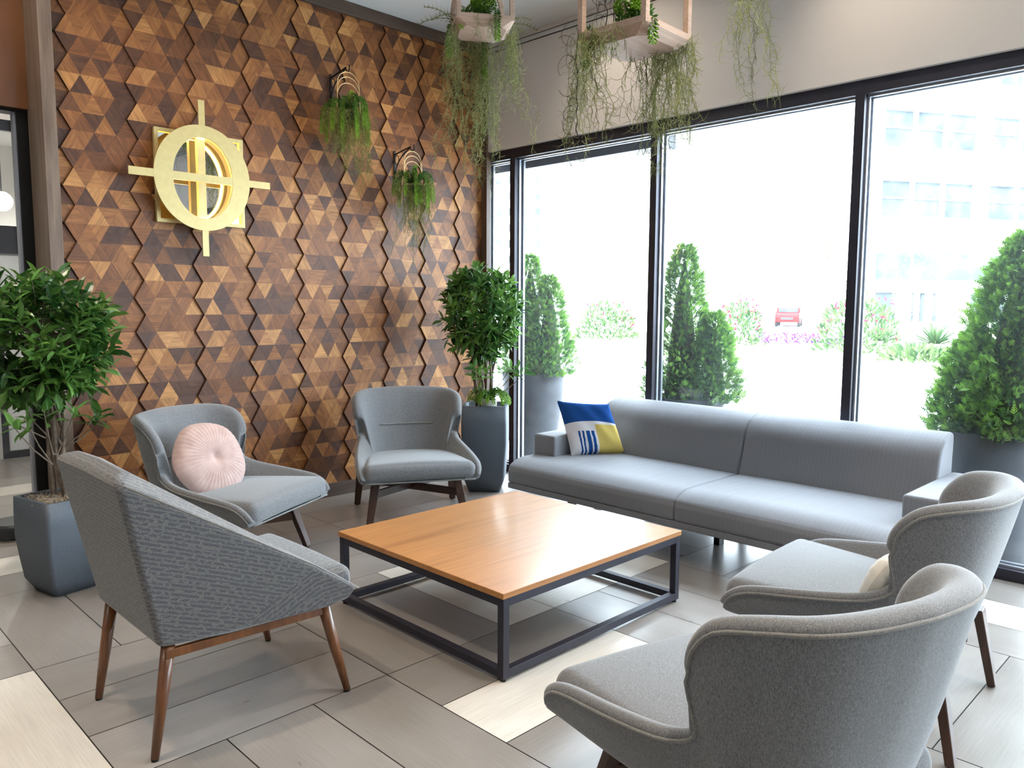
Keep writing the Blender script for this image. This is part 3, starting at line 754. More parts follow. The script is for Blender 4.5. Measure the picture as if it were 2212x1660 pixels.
# ------------------------------------------------------------------ WING CHAIRS
def wing_chair(label, loc, rz):
    ch = thing('wing_armchair', label, 'armchair', loc, rz, 'grey felt wing armchairs round the table')
    rim = [(0, .412, .862), (.15, .394, .859), (.27, .352, .856), (.35, .275, .848), (.394, .180, .822), (.394, .115, .755), (.387, .096, .69),
           (.376, .098, .63), (.364, .105, .572), (.364, .078, .525), (.384, -.01, .492), (.404, -.19, .464), (.414, -.385, .436), (.411, -.462, .395), (.396, -.488, .352)]
    base = [(0, .26, .30), (.12, .25, .30), (.21, .225, .30), (.27, .18, .30), (.295, .13, .30), (.305, .10, .30), (.310, .075, .30),
            (.312, .055, .30), (.314, .03, .30), (.320, -.03, .30), (.334, -.13, .302), (.352, -.27, .306), (.370, -.40, .315), (.380, -.46, .322), (.386, -.485, .332)]
    phi = [0, 8, 26, 48, 66, 76, 82, 86, 88, 90, 90, 90, 90, 88, 80]
    thk = [.085, .085, .084, .078, .070, .066, .064, .062, .060, .058, .056, .054, .052, .048, .04]
    K = np.array([list(a)+list(b)+[p, t] for a, b, p, t in zip(rim, base, phi, thk)])
    S = catmull(K, 3)
    half = [dict(T=Vector(k[:3]), B=Vector(k[3:6]), n=Vector((-math.sin(math.radians(k[6])), -math.cos(math.radians(k[6])), 0)), t=k[7]) for k in S]
    left = [dict(T=Vector((-h['T'].x, h['T'].y, h['T'].z)), B=Vector((-h['B'].x, h['B'].y, h['B'].z)), n=Vector((-h['n'].x, h['n'].y, 0)), t=h['t']) for h in half[:0:-1]]
    st_ = left+half
    rows = []; m = len(st_)
    for i, q in enumerate(st_):
        T, B, n, t = q['T'], q['B'], q['n'], q['t']
        tau = (st_[min(i+1, m-1)]['T']-st_[max(i-1, 0)]['T']).normalized()
        o = tau.cross(n).normalized()
        if o.dot(T-B) < 0: o = -o
        if o.z < -.2: o = -o
        outn = -n
        Bi = B+n*(t*.75)+Vector((0, 0, .07)); Ti = T+n*t
        pts = [B+n*.10, B+n*.03-Vector((0, 0, .004)), B, B.lerp(T, .3)+outn*.010, B.lerp(T, .7)+outn*.006, T-o*.004, T+o*.008,
               T+n*t*.22+o*.022, T+n*t*.62+o*.021, Ti-o*.004, Bi.lerp(Ti, .72)+n*.006, Bi.lerp(Ti, .42)+n*.012, Bi.lerp(Ti, .15)+n*.014, Bi+n*.03]
        rows.append(pts)
    mb = MB(); npt = len(rows[0])
    vs = [p for r_ in rows for p in r_]
    fs = []
    for i in range(m-1):
        for j in range(npt-1): fs.append((i*npt+j, (i+1)*npt+j, (i+1)*npt+j+1, i*npt+j+1))
    for e, rev in ((0, False), (m-1, True)):
        ids = [e*npt+j for j in range(npt)]
        fs.append(tuple(ids if not rev else ids[::-1]))
    mb.add(vs, fs).build('shell', M['felt'], ch, smooth=True, sub=1)
    # piping on the outer rim edge, and along the seat front
    pp = [r_[5]-st_[i]['n']*.0015 for i, r_ in enumerate(rows)]
    MB().tube(pp, .0048, 8).build('piping', M['felt_piping'], ch, smooth=True)
    # seat
    def dfm(x, y, z):
        k = (y+.37)/.74           # 0 front .. 1 back
        w = 1.0-.20*min(1, max(0, k))**1.0
        return (x*w, y, z-.035*k+.012*(1-(x/.37)**2)*(1-k))
    v, f = soft_box(.378, .378, .066, .052, 12, (0, .012, .012), dfm)
    MB().add([(a, b-.125, c+.388) for a, b, c in v], f).build('seat_cushion', M['felt'], ch, smooth=True)
    MB().tube([(x, -.497, .3345) for x in np.linspace(-.37, .37, 15)], .0045, 8).build('piping', M['felt_piping'], ch, smooth=True)
    # quilted seam across the inside back
    MB().tube([(x, .2475-.70*x*x, .615) for x in np.linspace(-.2, .2, 13)], .0065, 8).build('seam', M['felt_piping'], ch, smooth=True)
    # underside
    un = [q['B']+q['n']*.02 for q in st_]
    MB().add([(p.x, p.y, p.z+.004) for p in un]+[(0, -.1, .31)], [(i, i+1, m) for i in range(m-1)]+[(m-1, 0, m)]).build('underside', M['black'], ch)
    # legs
    for sx in (-1, 1):
        for (fx, fy, tx, ty) in ((.333, -.375, .275, -.29), (.362, .305, .335, .245)):
            l = MB().bar((sx*tx, ty, .315), (sx*fx, fy, .006), .060, .036, .044, .030, upv=(0, 1, 0)).build('leg', M['darkwood'], ch, bevel=.005)
            MB().lathe([(.010, 0), (.012, .008)], 12, c=(sx*fx, fy)).build('glide', M['black'], l)
    for sx in (-1, 1):
        a = (sx*.292, -.32, .215-.006*sx); b = (-sx*.292, .215, .215-.006*sx)
        MB().bar(a, b, .024, .052).build('stretcher', M['darkwood'], ch, bevel=.004)
    return ch
w0 = wing_chair('grey wing armchair by the panelled wall, holding a round pink pillow', (1.948, -.869, 0), math.radians(27.8))
wB = dup(w0, (3.383, -.829, 0), math.radians(-29.5), 'grey wing armchair, empty, against the wall beside the tall corner planter')
wD = dup(w0, (3.059, -4.238, 0), math.radians(184.6), 'grey wing armchair seen from behind at the right end of the sofa')
wE = dup(w0, (1.836, -4.388, 0), math.radians(163.7), 'grey wing armchair nearest the camera, its back turned, bottom right')

# round pink pillow
def round_pillow(name, mat, R_, t, loc, normal, label, ribs=44, group=None):
    mb = MB(); nr, na = 14, ribs*4; 
    vs = []; 
    def prof(r, s, a):
        e = (1-r**2.6)**.5 if r < 1 else 0
        dim = .55*math.exp(-(r/.13)**2)
        rib = .0035*abs(math.sin(a*ribs/2))**.5*(min(1, r*1.6))*(1-r**6)+.006*math.sin(3*a+2)*r*r*(1-r**6)
        y = (t/2*e*(1-dim*.6)+rib)
        return y*s
    rr = np.linspace(0.02, 1, nr)**.9
    for s in (-1, 1):
        base = len(vs)
        vs2 = [(0, prof(0, s, 0), 0)]
        for r in rr:
            for k in range(na):
                a = 2*PI*k/na
                R2 = R_*(1+.016*math.sin(a*3+.5)+.012*math.sin(a*5+1)+(.006*abs(math.sin(a*ribs/2)) if r > .9 else 0)-(.07*max(0, -math.sin(a))**6))
                vs2.append((r*R2*math.cos(a), prof(r, s, a), r*R2*math.sin(a)))
        fs = []
        for k in range(na):
            q = (0, 1+k, 1+(k+1) % na); fs.append(q if s < 0 else q[::-1])
        for i in range(nr-1):
            for k in range(na):
                j = (k+1) % na; q = (1+i*na+k, 1+(i+1)*na+k, 1+(i+1)*na+j, 1+i*na+j); fs.append(q if s < 0 else q[::-1])
        mb.add(vs2, fs)
    o = mb.build(name, mat, smooth=True)
    nrm = Vector(normal).normalized(); x = Vector((0, 0, 1)).cross(nrm)*-1
    x = Vector((0, 0, 1)).cross(-nrm).normalized(); y = -nrm; z = x.cross(y)
    o.matrix_world = Matrix(((x.x, y.x, z.x, loc[0]), (x.y, y.y, z.y, loc[1]), (x.z, y.z, z.z, loc[2]), (0, 0, 0, 1)))
    return tag(o, label, 'pillow')
ang = math.radians(27.8)
def chair_pt(c, a, p): return (c[0]+math.cos(a)*p[0]-math.sin(a)*p[1], c[1]+math.sin(a)*p[0]+math.cos(a)*p[1], p[2])
def chair_dir(a, p): return (math.cos(a)*p[0]-math.sin(a)*p[1], math.sin(a)*p[0]+math.cos(a)*p[1], p[2])
round_pillow('round_pillow', M['pink'], .235, .15, chair_pt((1.948, -.869), ang, (-.05, .02, .600)), chair_dir(ang, (-.22, -1, .42)),
             'round pleated blush pink pillow on the left wing armchair')
aD = math.radians(184.6)
round_pillow('round_pillow', M['white_cloth'], .14, .12, chair_pt((3.059, -4.238), aD, (.19, .05, .515)), chair_dir(aD, (-.3, -1, .45)),
             'small cream pillow tucked in the armchair at the sofa end', ribs=18)

# ------------------------------------------------------------------ ANGULAR CHAIR
ac = thing('angular_armchair', 'faceted grey tweed armchair on orange-brown wooden legs, seen from behind', 'armchair', (1.24, -2.44, 0), 0)
def angular():
    def uvq(pts, d):   # planar uv, first axis along d
        P3 = [Vector(p) for p in pts]; n = (P3[1]-P3[0]).cross(P3[2]-P3[0])
        if n.length < 1e-9: n = (P3[2]-P3[1]).cross(P3[3]-P3[1])
        n.normalize(); u = Vector(d); u = (u-n*u.dot(n)).normalized(); v = n.cross(u)
        return [(p.dot(u), p.dot(v)) for p in P3]
    mb = MB()
    V = {}
    for s in (-1, 1):
        V['A', s] = (-.455, s*.325, .955); V['B', s] = (-.335, s*.295, .378); V['C', s] = (.275, s*.315, .362)
        V['T', s] = (.366, s*.392, .432); V['P', s] = (-.10, s*.318, .366); V['Q', s] = (.185, s*.40, .560)
        V['Ai', s] = (-.385, s*.235, .975); V['Ti', s] = (.345, s*.305, .458); V['Qi', s] = (.155, s*.300, .588)
        V['Bi', s] = (-.255, s*.225, .43); V['Ci', s] = (.33, s*.305, .38); V['F', s] = (.345, s*.36, .375)
    V['Am', 0] = (-.455, 0, .962); V['Aim', 0] = (-.385, 0, .984)
    keys = list(V); idx = {k: i for i, k in enumerate(keys)}
    F = []
    for s in (-1, 1):
        q = [[('A', s), ('B', s), ('P', s), ('Q', s)], [('P', s), ('C', s), ('F', s), ('T', s), ('Q', s)],
             [('A', s), ('Q', s), ('Qi', s), ('Ai', s)], [('Q', s), ('T', s), ('Ti', s), ('Qi', s)],
             [('Ai', s), ('Qi', s), ('Bi', s)], [('Qi', s), ('Ti', s), ('Ci', s), ('Bi', s)],
             [('T', s), ('F', s), ('Ci', s), ('Ti', s)], [('F', s), ('C', s), ('Ci', s)]]
        for a in q: F.append(a if s < 0 else a[::-1])
    F += [[('A', -1), ('Am', 0), ('A', 1), ('B', 1), ('B', -1)], [('Ai', -1), ('Bi', -1), ('Bi', 1), ('Ai', 1), ('Aim', 0)],
          [('A', -1), ('Ai', -1), ('Aim', 0), ('Am', 0)], [('Am', 0), ('Aim', 0), ('Ai', 1), ('A', 1)],
          [('B', -1), ('B', 1), ('P', 1), ('P', -1)], [('P', -1), ('P', 1), ('C', 1), ('C', -1)],
          [('C', -1), ('C', 1), ('Ci', 1), ('Ci', -1)], [('Bi', -1), ('Ci', -1), ('Ci', 1), ('Bi', 1)]]
    dirs = [(1, 0, -.62), (.75, 0, .66)]*8
    fs = []; uvs = []
    for i, a in enumerate(F):
        pts = [V[k] for k in a]
        d = (1, 0, -.35)
        if i in (1, 9): d = (.55, 0, .83)
        if i >= 16: d = (.0, 1, 0) if i in (16, 17) else (0, 1, .1)
        fs.append(tuple(idx[k] for k in a)); uvs.append(uvq(pts, d))
    mb.add([V[k] for k in keys], fs, uvs=uvs)
    mb.build('shell', M['tweed'], ac, bevel=.022, seg=5)
    # seat cushion
    def dfm(x, y, z):
        k = (x+.34)/.68
        return (x, y*(.80+.26*k), z+.018*k+.008*(1-(y/.33)**2))
    v, f = soft_box(.345, .31, .055, .045, 10, (.01, .0, .01), dfm)
    uv = [[(v[j][0], v[j][1]) for j in q] for q in f]
    MB().add([(a+.045, b, c+.425) for a, b, c in v], f, uvs=uv).build('seat_cushion', M['tweed'], ac, smooth=True)
    # seams
    for s in (-1, 1):
        A, Q, T = Vector(V['A', s]), Vector(V['Q', s]), Vector(V['T', s]); o = Vector((0, s*.001, 0))
        MB().tube([A+o, Q+o, T+o], .0030, 6).build('seam', M['felt_piping'], ac, smooth=True)
        MB().bar((-.315, s*.285, .352), (.262, s*.298, .345), .022, .030).build('rail', M['orangewood'], ac, bevel=.003)
        for (fx, fy, tx, ty) in ((-.358, s*.280, -.298, s*.272), (.354, s*.318, .268, s*.292)):
            l = MB().tube([(tx, ty, .372), ((tx+fx)/2, (ty+fy)/2, .19), (fx, fy, .008)], [.0225, .020, .0135], 20).build('leg', M['orangewood'], ac, smooth=True)
            MB().lathe([(.012, 0), (.0125, .009)], 16, c=(fx, fy)).build('glide', M['black'], l)
    MB().bar((-.285, -.27, .362), (-.285, .27, .362), .022, .03).build('rail', M['orangewood'], ac, bevel=.003)
    MB().bar((.262, -.29, .345), (.262, .29, .345), .022, .034).build('rail', M['orangewood'], ac, bevel=.003)
angular()

# ------------------------------------------------------------------ PLANT HELPERS
def inst(tv, tf, Rm_, tr, sc, tone):
    """numpy instancing of a template into one mesh builder"""
    tv = np.array(tv); N = len(tr); V = np.einsum('nij,vj->nvi', Rm_, tv)*sc[:, None, None]+tr[:, None, :]
    mb = MB(); nv = len(tv)
    mb.v = [tuple(x) for x in V.reshape(-1, 3)]
    for i in range(N):
        b = i*nv
        for f in tf: mb.f.append(tuple(b+j for j in f))
    nf = len(tf)
    mb.tone = {k: float(tone[k//nf]) for k in range(len(mb.f))}
    return mb
def basis(d, roll):
    """rotation matrices whose y axis is d, rolled about it"""
    d = d/np.linalg.norm(d, axis=1, keepdims=True)
    a = np.tile([0., 0., 1.], (len(d), 1)); a[np.abs(d[:, 2]) > .95] = [1., 0., 0.]
    x = np.cross(d, a); x /= np.linalg.norm(x, axis=1, keepdims=True); z = np.cross(x, d)
    c, s = np.cos(roll)[:, None], np.sin(roll)[:, None]
    X = c*x+s*z; Z = -s*x+c*z
    return np.stack([X, d, Z], axis=2)
LEAF_V = [(0, 0, 0), (-.12, .17, .03), (0, .18, -.01), (.12, .17, .03), (-.19, .42, .04), (0, .43, -.025), (.19, .42, .04), (-.145, .72, .02), (0, .73, -.045), (.145, .72, .02), (0, 1, -.11)]
LEAF_F = [(0, 2, 1), (0, 3, 2), (1, 2, 5, 4), (2, 3, 6, 5), (4, 5, 8, 7), (5, 6, 9, 8), (7, 8, 10), (8, 9, 10)]

def crown(center, rad, n_whorl, leaf, seed, extra=None, zsq=1.0):
    r = np.random.default_rng(seed); tips = []; dirs = []
    while len(tips) < n_whorl:
        p = r.uniform(-1, 1, 3); d = np.linalg.norm(p)
        if d > 1 or (d < .62 and r.random() < .75): continue
        tips.append(np.array(center)+p*np.array(rad)); q = p/max(d, .2); dirs.append(q+np.array([0, 0, .55])+r.normal(0, .25, 3))
    if extra:
        for e in extra: tips.append(np.array(e[:3])); dirs.append(np.array(e[3:6])+r.normal(0, .1, 3))
    T = []; D = []; sc = []; tone = []
    for t, d in zip(tips, dirs):
        d = d/np.linalg.norm(d); k = r.integers(6, 9); base = r.random()*6.28; tn = np.clip(r.normal(.38, .25), 0, 1)
        a = np.array([0, 0, 1.]) if abs(d[2]) < .9 else np.array([1., 0, 0]); x = np.cross(d, a); x /= np.linalg.norm(x); y = np.cross(d, x)
        for i in range(k):
            an = base+i*2.399; sp = .55+.5*(i/k)
            T.append(t-d*.012*i); D.append(d*(1.15-sp)+ (x*math.cos(an)+y*math.sin(an))*sp); sc.append(leaf*r.uniform(.75, 1.15)); tone.append(np.clip(tn+r.normal(0, .12), 0, 1))
    T, D = np.array(T), np.array(D)
    return inst(LEAF_V, LEAF_F, basis(D, r.normal(0, .5, len(T))), T, np.array(sc), np.array(tone)), tips

def tapered_pot(side_top, side_bot, h, rz_, parent, mat):
    """square planter with bellied sides, open top with rim"""
    mb = MB(); prof = [(side_bot, 0.0), (side_bot*.5+side_top*.5+.012, h*.14), (side_top*.93, h*.34), (side_top*1.0, h*.58), (side_top*1.0, h*.8), (side_top*.985, h), (side_top*.985-.045, h), (side_top*.985-.05, h-.06)]
    n = 8
    vs = []; rc = .02
    for sd, z in prof:
        a = sd/2
        for cx, cy, a0 in ((a-rc, a-rc, 0), (-a+rc, a-rc, 90), (-a+rc, -a+rc, 180), (a-rc, -a+rc, 270)):
            for k in range(3): an = math.radians(a0+45*k); vs.append((cx+rc*math.cos(an), cy+rc*math.sin(an), z))
    m = 12; fs = []
    for i in range(len(prof)-1):
        for k in range(m): fs.append((i*m+k, i*m+(k+1) % m, (i+1)*m+(k+1) % m, (i+1)*m+k))
    fs.append(tuple(range(m-1, -1, -1))); fs.append(tuple((len(prof)-1)*m+k for k in range(m)))
    o = mb.add(vs, fs).build('planter_pot', mat, parent, smooth=True)
    return o

def shavings(parent, half, z, seed, n=260):
    r = random.Random(seed); mb = MB()
    mb.box(-half, half, -half, half, z-.03, z-.012)
    for _ in range(n):
        x, y = r.uniform(-half, half), r.uniform(-half, half); a = r.random()*6.28; l = r.uniform(.02, .05); h = r.uniform(.0, .022)
        p = [(x+l*t*math.cos(a+t*1.4), y+l*t*math.sin(a+t*1.4), z-.012+h+.012*math.sin(t*3)) for t in (0, .33, .66, 1)]
        mb.tube(p, .0016, 3, cap=False)
    o = mb.build('wood_shavings', M['mulch'], parent); o['kind'] = 'stuff'

def potted_tree(name, label, loc, rz, side_t, side_b, h, crown_c, crown_r, nwh, leaf, seed, stems, extra, shav=True):
    t = thing(name, label, 'potted tree', loc, rz)
    tapered_pot(side_t, side_b, h, rz, t, M['pot'])
    if shav: shavings(t, side_t/2-.03, h-.015, seed)
    else: MB().box(-side_t/2+.03, side_t/2-.03, -side_t/2+.03, side_t/2-.03, h-.05, h-.035).build('soil', M['soil'], t)
    Rz = Matrix.Rotation(-rz, 4, 'Z')
    def loc_(p): q = Rz @ (Vector(p)-Vector(loc)); return (q.x, q.y, q.z)
    mb, tips = crown(loc_(crown_c), crown_r, nwh, leaf, seed, [loc_(e[:3])+tuple(Rz @ Vector(e[3:6])) for e in extra])
    mb.build('foliage', M['leaf'], t, smooth=False)
    r = random.Random(seed+1)
    for (bx, by, tx, ty, tz, rad) in stems:
        pts = []; b = Vector((bx, by, h-.03)); e = Vector(loc_((tx, ty, tz)))
        for k in range(8):
            u = k/7; p = b.lerp(e, u); w = math.sin(u*PI)*.02; pts.append((p.x+w*r.uniform(-1, 1), p.y+w*r.uniform(-1, 1), p.z))
        MB().tube(pts, [rad*(1-.45*k/7) for k in range(8)], 8).build('trunk', M['bark'], t, smooth=True)
    # twigs to the low side sprigs
    tw = MB()
    for e in extra:
        p = Vector(loc_(e[:3])); s0 = Vector((e[6], e[7], e[8])); s0 = Vector(loc_(s0)); mid = s0.lerp(p, .5)+Vector((0, 0, -.02))
        tw.tube([s0, mid, p], [.0045, .0035, .0025], 5)
    for p in tips[:min(60, len(tips))]:
        p = Vector(p); s0 = Vector(loc_(crown_c)); s0 = Vector((s0.x, s0.y, min(p.z-.05, s0.z))); tw.tube([s0, s0.lerp(p, .5)+Vector((0, 0, -.03)), p], [.005, .004, .002], 4)
    tw.build('twigs', M['bark'], t)
    return t

# left planter and tree
potted_tree('potted_tree', 'leafy green indoor tree in a charcoal planter at the left edge', (1.155, -.762, 0), math.radians(13),
            .345, .225, .50, (1.13, -.62, 1.31), (.36, .36, .36), 230, .10, 21,
            [(.02, .0, 1.09, -.66, 1.25, .014), (-.03, .03, 1.12, -.60, 1.3, .015), (.05, .04, 1.17, -.62, 1.32, .013), (.0, -.03, 1.20, -.68, 1.2, .012), (.07, -.02, 1.05, -.60, 1.25, .011)],
            [(1.33, -.84, .93, .3, -.2, .9, 1.15, -.74, .72), (1.22, -.80, .93, .0, -.3, .9, 1.14, -.74, .70), (.98, -.86, .93, -.6, -.1, .7, 1.12, -.75, .66),
             (.92, -.92, .90, -.8, 0, .5, 1.12, -.75, .66), (1.08, -.80, .96, -.2, -.2, .9, 1.13, -.74, .7), (1.36, -.80, .90, .6, -.1, .6, 1.16, -.74, .72),
             (.86, -.80, 1.0, -.6, 0, .6, 1.10, -.72, .8), (1.0, -.7, 1.0, -.3, -.3, .6, 1.12, -.72, .8)])
# corner planter and tree
potted_tree('potted_tree', 'leafy green indoor tree in a tall charcoal planter in the window corner', (4.27, -.665, 0), math.radians(42),
            .36, .25, .70, (4.27, -.62, 1.43), (.33, .33, .385), 260, .095, 33,
            [(.0, .0, 4.2, -.6, 1.3, .014), (-.05, .03, 4.16, -.56, 1.3, .013), (.05, .03, 4.25, -.62, 1.3, .012), (.0, -.05, 4.3, -.66, 1.25, .012), (.07, -.03, 4.38, -.68, 1.3, .011), (-.03, .07, 4.22, -.55, 1.3, .012)],
            [(4.05, -.82, .97, -.5, -.3, .6, 4.24, -.69, .74), (4.16, -.80, .98, -.2, -.3, .8, 4.25, -.69, .78), (4.45, -.86, 1.0, .5, -.3, .5, 4.30, -.69, .76),
             (4.50, -.90, .96, .6, -.3, .4, 4.30, -.70, .74), (4.36, -.86, 1.0, .2, -.4, .6, 4.29, -.7, .78), (4.02, -.80, 1.02, -.5, -.1, .6, 4.22, -.68, .8)], shav=False)

# sedum tails
SED_V = [(0, 0, 0), (-.26, .50, .06), (0, .5, -.14), (.26, .50, .06), (0, .5, .24), (0, 1, .06)]
SED_F = [(0, 2, 1), (0, 3, 2), (0, 1, 4), (0, 4, 3), (1, 2, 5), (2, 3, 5), (4, 1, 5), (3, 4, 5)]
def sedum_tails(paths, seed, size=.020, per=46, tipbright=True):
    r = np.random.default_rng(seed); T = []; D = []; sc = []; tone = []
    for pts in paths:
        C_ = catmull(pts, 6); seg = np.linalg.norm(np.diff(C_, axis=0), axis=1); cum = np.r_[0, np.cumsum(seg)]; L = cum[-1]
        n = int(L/.0021)
        for i in range(n):
            u = (i+.5)/n; s = u*L; k = min(np.searchsorted(cum, s)-1, len(seg)-1); k = max(k, 0)
            p = C_[k]+(C_[k+1]-C_[k])*((s-cum[k])/max(seg[k], 1e-9)); t = (C_[k+1]-C_[k])/max(seg[k], 1e-9)
            a = np.array([0, 0, 1.]) if abs(t[2]) < .9 else np.array([1., 0, 0]); x = np.cross(t, a); x /= np.linalg.norm(x); y = np.cross(t, x)
            an = i*2.399+r.normal(0, .1); rad = x*math.cos(an)+y*math.sin(an)
            T.append(p+rad*.003); D.append(rad+t*.75); sc.append(size*r.uniform(.85, 1.15)*(1-.35*max(0, u-.85)/.15)); tone.append(np.clip(.10+.95*u**1.6+r.normal(0, .08), 0, 1))
    T, D = np.array(T), np.array(D)
    return inst(SED_V, SED_F, basis(D, r.random(len(T))*.4), T, np.array(sc), np.array(tone))
def tail(c, az, out, rise, drop, r):
    """an arching tail starting at c"""
    dx, dy = math.cos(az), math.sin(az); c = np.array(c)
    return [c, c+np.array([dx*out*.45, dy*out*.45, rise]), c+np.array([dx*out*.85, dy*out*.85, rise*.7]), c+np.array([dx*out, dy*out, -drop*.35]), c+np.array([dx*out*1.03, dy*out*1.03, -drop])]

def moss(clumps, seed, rad=.0011, curl=.03):
    """clumps: list of (x,y,z,rx,ry,n,len_min,len_max)"""
    r = random.Random(seed); mb = MB()
    for (x, y, z, rx, ry, n, l0, l1) in clumps:
        for _ in range(n):
            px, py, pz = x+r.gauss(0, rx*.5), y+r.gauss(0, ry*.5), z+r.uniform(-.01, .015)
            L = r.uniform(l0, l1)*(1.0 if r.random() < .75 else r.uniform(.4, .8)); step = .028; k = max(4, int(L/step)); pts = []; vx = vy = 0; tn = np.clip(r.gauss(.5, .25), 0, 1)
            for i in range(k+1):
                pts.append((px, py, pz)); vx = vx*.35+r.gauss(0, .0085); vy = vy*.35+r.gauss(0, .0085)
                px += vx; py += vy; pz -= step*r.uniform(.75, 1.1)
                if i > 0:
                    for _c in range(3 if r.random() < .5 else 2):
                        a = r.random()*6.28; l = curl*r.uniform(.6, 1.35); s = r.choice((-1, 1))*r.uniform(.6, 1.8); b = pts[-1]; cp = [b]; an = a; el = r.uniform(-1.2, .3)
                        for q in range(3):
                            el += .45*s*.6; an += .5*s*.4; b = (b[0]+math.cos(an)*math.cos(el)*l/3, b[1]+math.sin(an)*math.cos(el)*l/3, b[2]+math.sin(el)*l/3); cp.append(b)
                        mb.tube(cp, [rad*.8, rad*.75, rad*.6, rad*.25], 3, cap=False, tone=float(np.clip(tn+r.gauss(.1, .15), 0, 1)))
            mb.tube(pts, rad, 3, cap=False, tone=float(tn))
    return mb

# ------------------------------------------------------------------ WALL HANGING BASKETS
def wall_basket(bx, bz, label, seed, mosslen, tails_n, scale=1.0):
    """bx,bz: top of the wall plate"""
    br = thing('wall_bracket', 'black scrolled iron bracket screwed to the wall, holding the '+label[0]+' hanging basket', 'bracket', (bx, -.032, bz), 0, 'iron plant brackets')
    H = .225
    MB().box(-.009, .009, -.006, 0, -H, .0).build('wall_plate', M['black'], br, bevel=.001)
    MB().tube([(0, -.006, -.03), (0, -.21, .005), (0, -.215, .004)], .0055, 8).build('arm', M['black'], br, smooth=True)
    MB().tube([tuple(p) for p in catmull([(0, -.004, -H+.01), (0, -.03, -.13), (0, -.10, -.055), (0, -.21, .0)], 6)], .005, 8).build('brace', M['black'], br, smooth=True)
    MB().tube([(0, -.034+.026*math.cos(a), -.072+.034*math.sin(a)) for a in np.linspace(0, 2*PI, 25)[:-1]], .003, 6, closed=True).build('scroll', M['black'], br, smooth=True)
    MB().tube([tuple(p) for p in catmull([(0, -.205, .003), (0, -.222, -.02), (0, -.24, -.03), (0, -.256, -.018), (0, -.258, .015)], 5)], .005, 8).build('hook', M['black'], br, smooth=True)
    zt = -.034
    pl = thing('hanging_basket', label[1], 'hanging plant', (bx, -.032-.24, bz+zt), 0, 'small wall-hung baskets of sedum and moss')
    hw = .092*scale; zb = -.30*scale
    for hh in (0, -.035, -.078):
        pts = [(-hw, .012, zb)]+[(-hw*math.cos(a), 0, (hh-hw)+hw*math.sin(a)) for a in np.linspace(0, PI, 17)]+[(hw, -.012, zb)]
        MB().tube(pts, .0026, 6).build('hoop', M['gold_wire'], pl, smooth=True)
    MB().lathe([(.02, -.07), (.05, -.06), (.07, -.035), (.075, 0), (.07, 0)], 20, z=zb+.01).build('moss_pot', M['thuja_core'], pl, smooth=True)
    r = random.Random(seed); paths = []
    for i in range(tails_n):
        az = -PI/2+(i/(tails_n-1)-.5)*5.0+r.gauss(0, .12)
        paths.append(tail((math.cos(az)*.03, math.sin(az)*.03, zb+.03), az, r.uniform(.10, .165)*scale, r.uniform(.03, .09), r.uniform(.10, .26)*scale, r))
    paths.append([np.array(q) for q in ((0, 0, zb+.03), (.005, 0, zb+.09), (-.002, -.01, zb+.14), (.02, -.02, zb+.165))])
    paths.append([np.array(q) for q in ((0, -.02, zb+.03), (-.01, -.05, zb+.05), (-.005, -.09, zb+.02), (0, -.10, zb-.08), (0, -.10, zb-.13))])
    sedum_tails(paths, seed).build('sedum', M['sedum'], pl)
    ms = []
    for (ox, n, a, b) in mosslen: ms.append((ox, -.02, zb+.02, .085, .09, n, a, b))
    o = moss(ms, seed+5, .0009, .036).build('moss', M['mossfar'], pl); o['kind'] = 'stuff'
wall_basket(3.272, 3.205, ('upper', 'upper left of two sedum and moss baskets on the panelled wall'), 5,
            [(-.10, 26, .15, .50), (.05, 20, .2, .62), (-.02, 20, .15, .5), (.10, 14, .3, .72), (-.14, 14, .1, .32), (.0, 40, .08, .28), (-.08, 30, .1, .35), (.07, 24, .1, .45)], 10, 1.0)
wall_basket(3.852, 2.725, ('lower', 'lower right of two sedum and moss baskets on the panelled wall'), 9,
            [(-.07, 24, .15, .62), (.05, 22, .2, .60), (.0, 18, .2, .70), (.09, 12, .15, .4), (.0, 34, .06, .24), (-.07, 22, .1, .4), (.06, 22, .1, .4)], 11, .92)

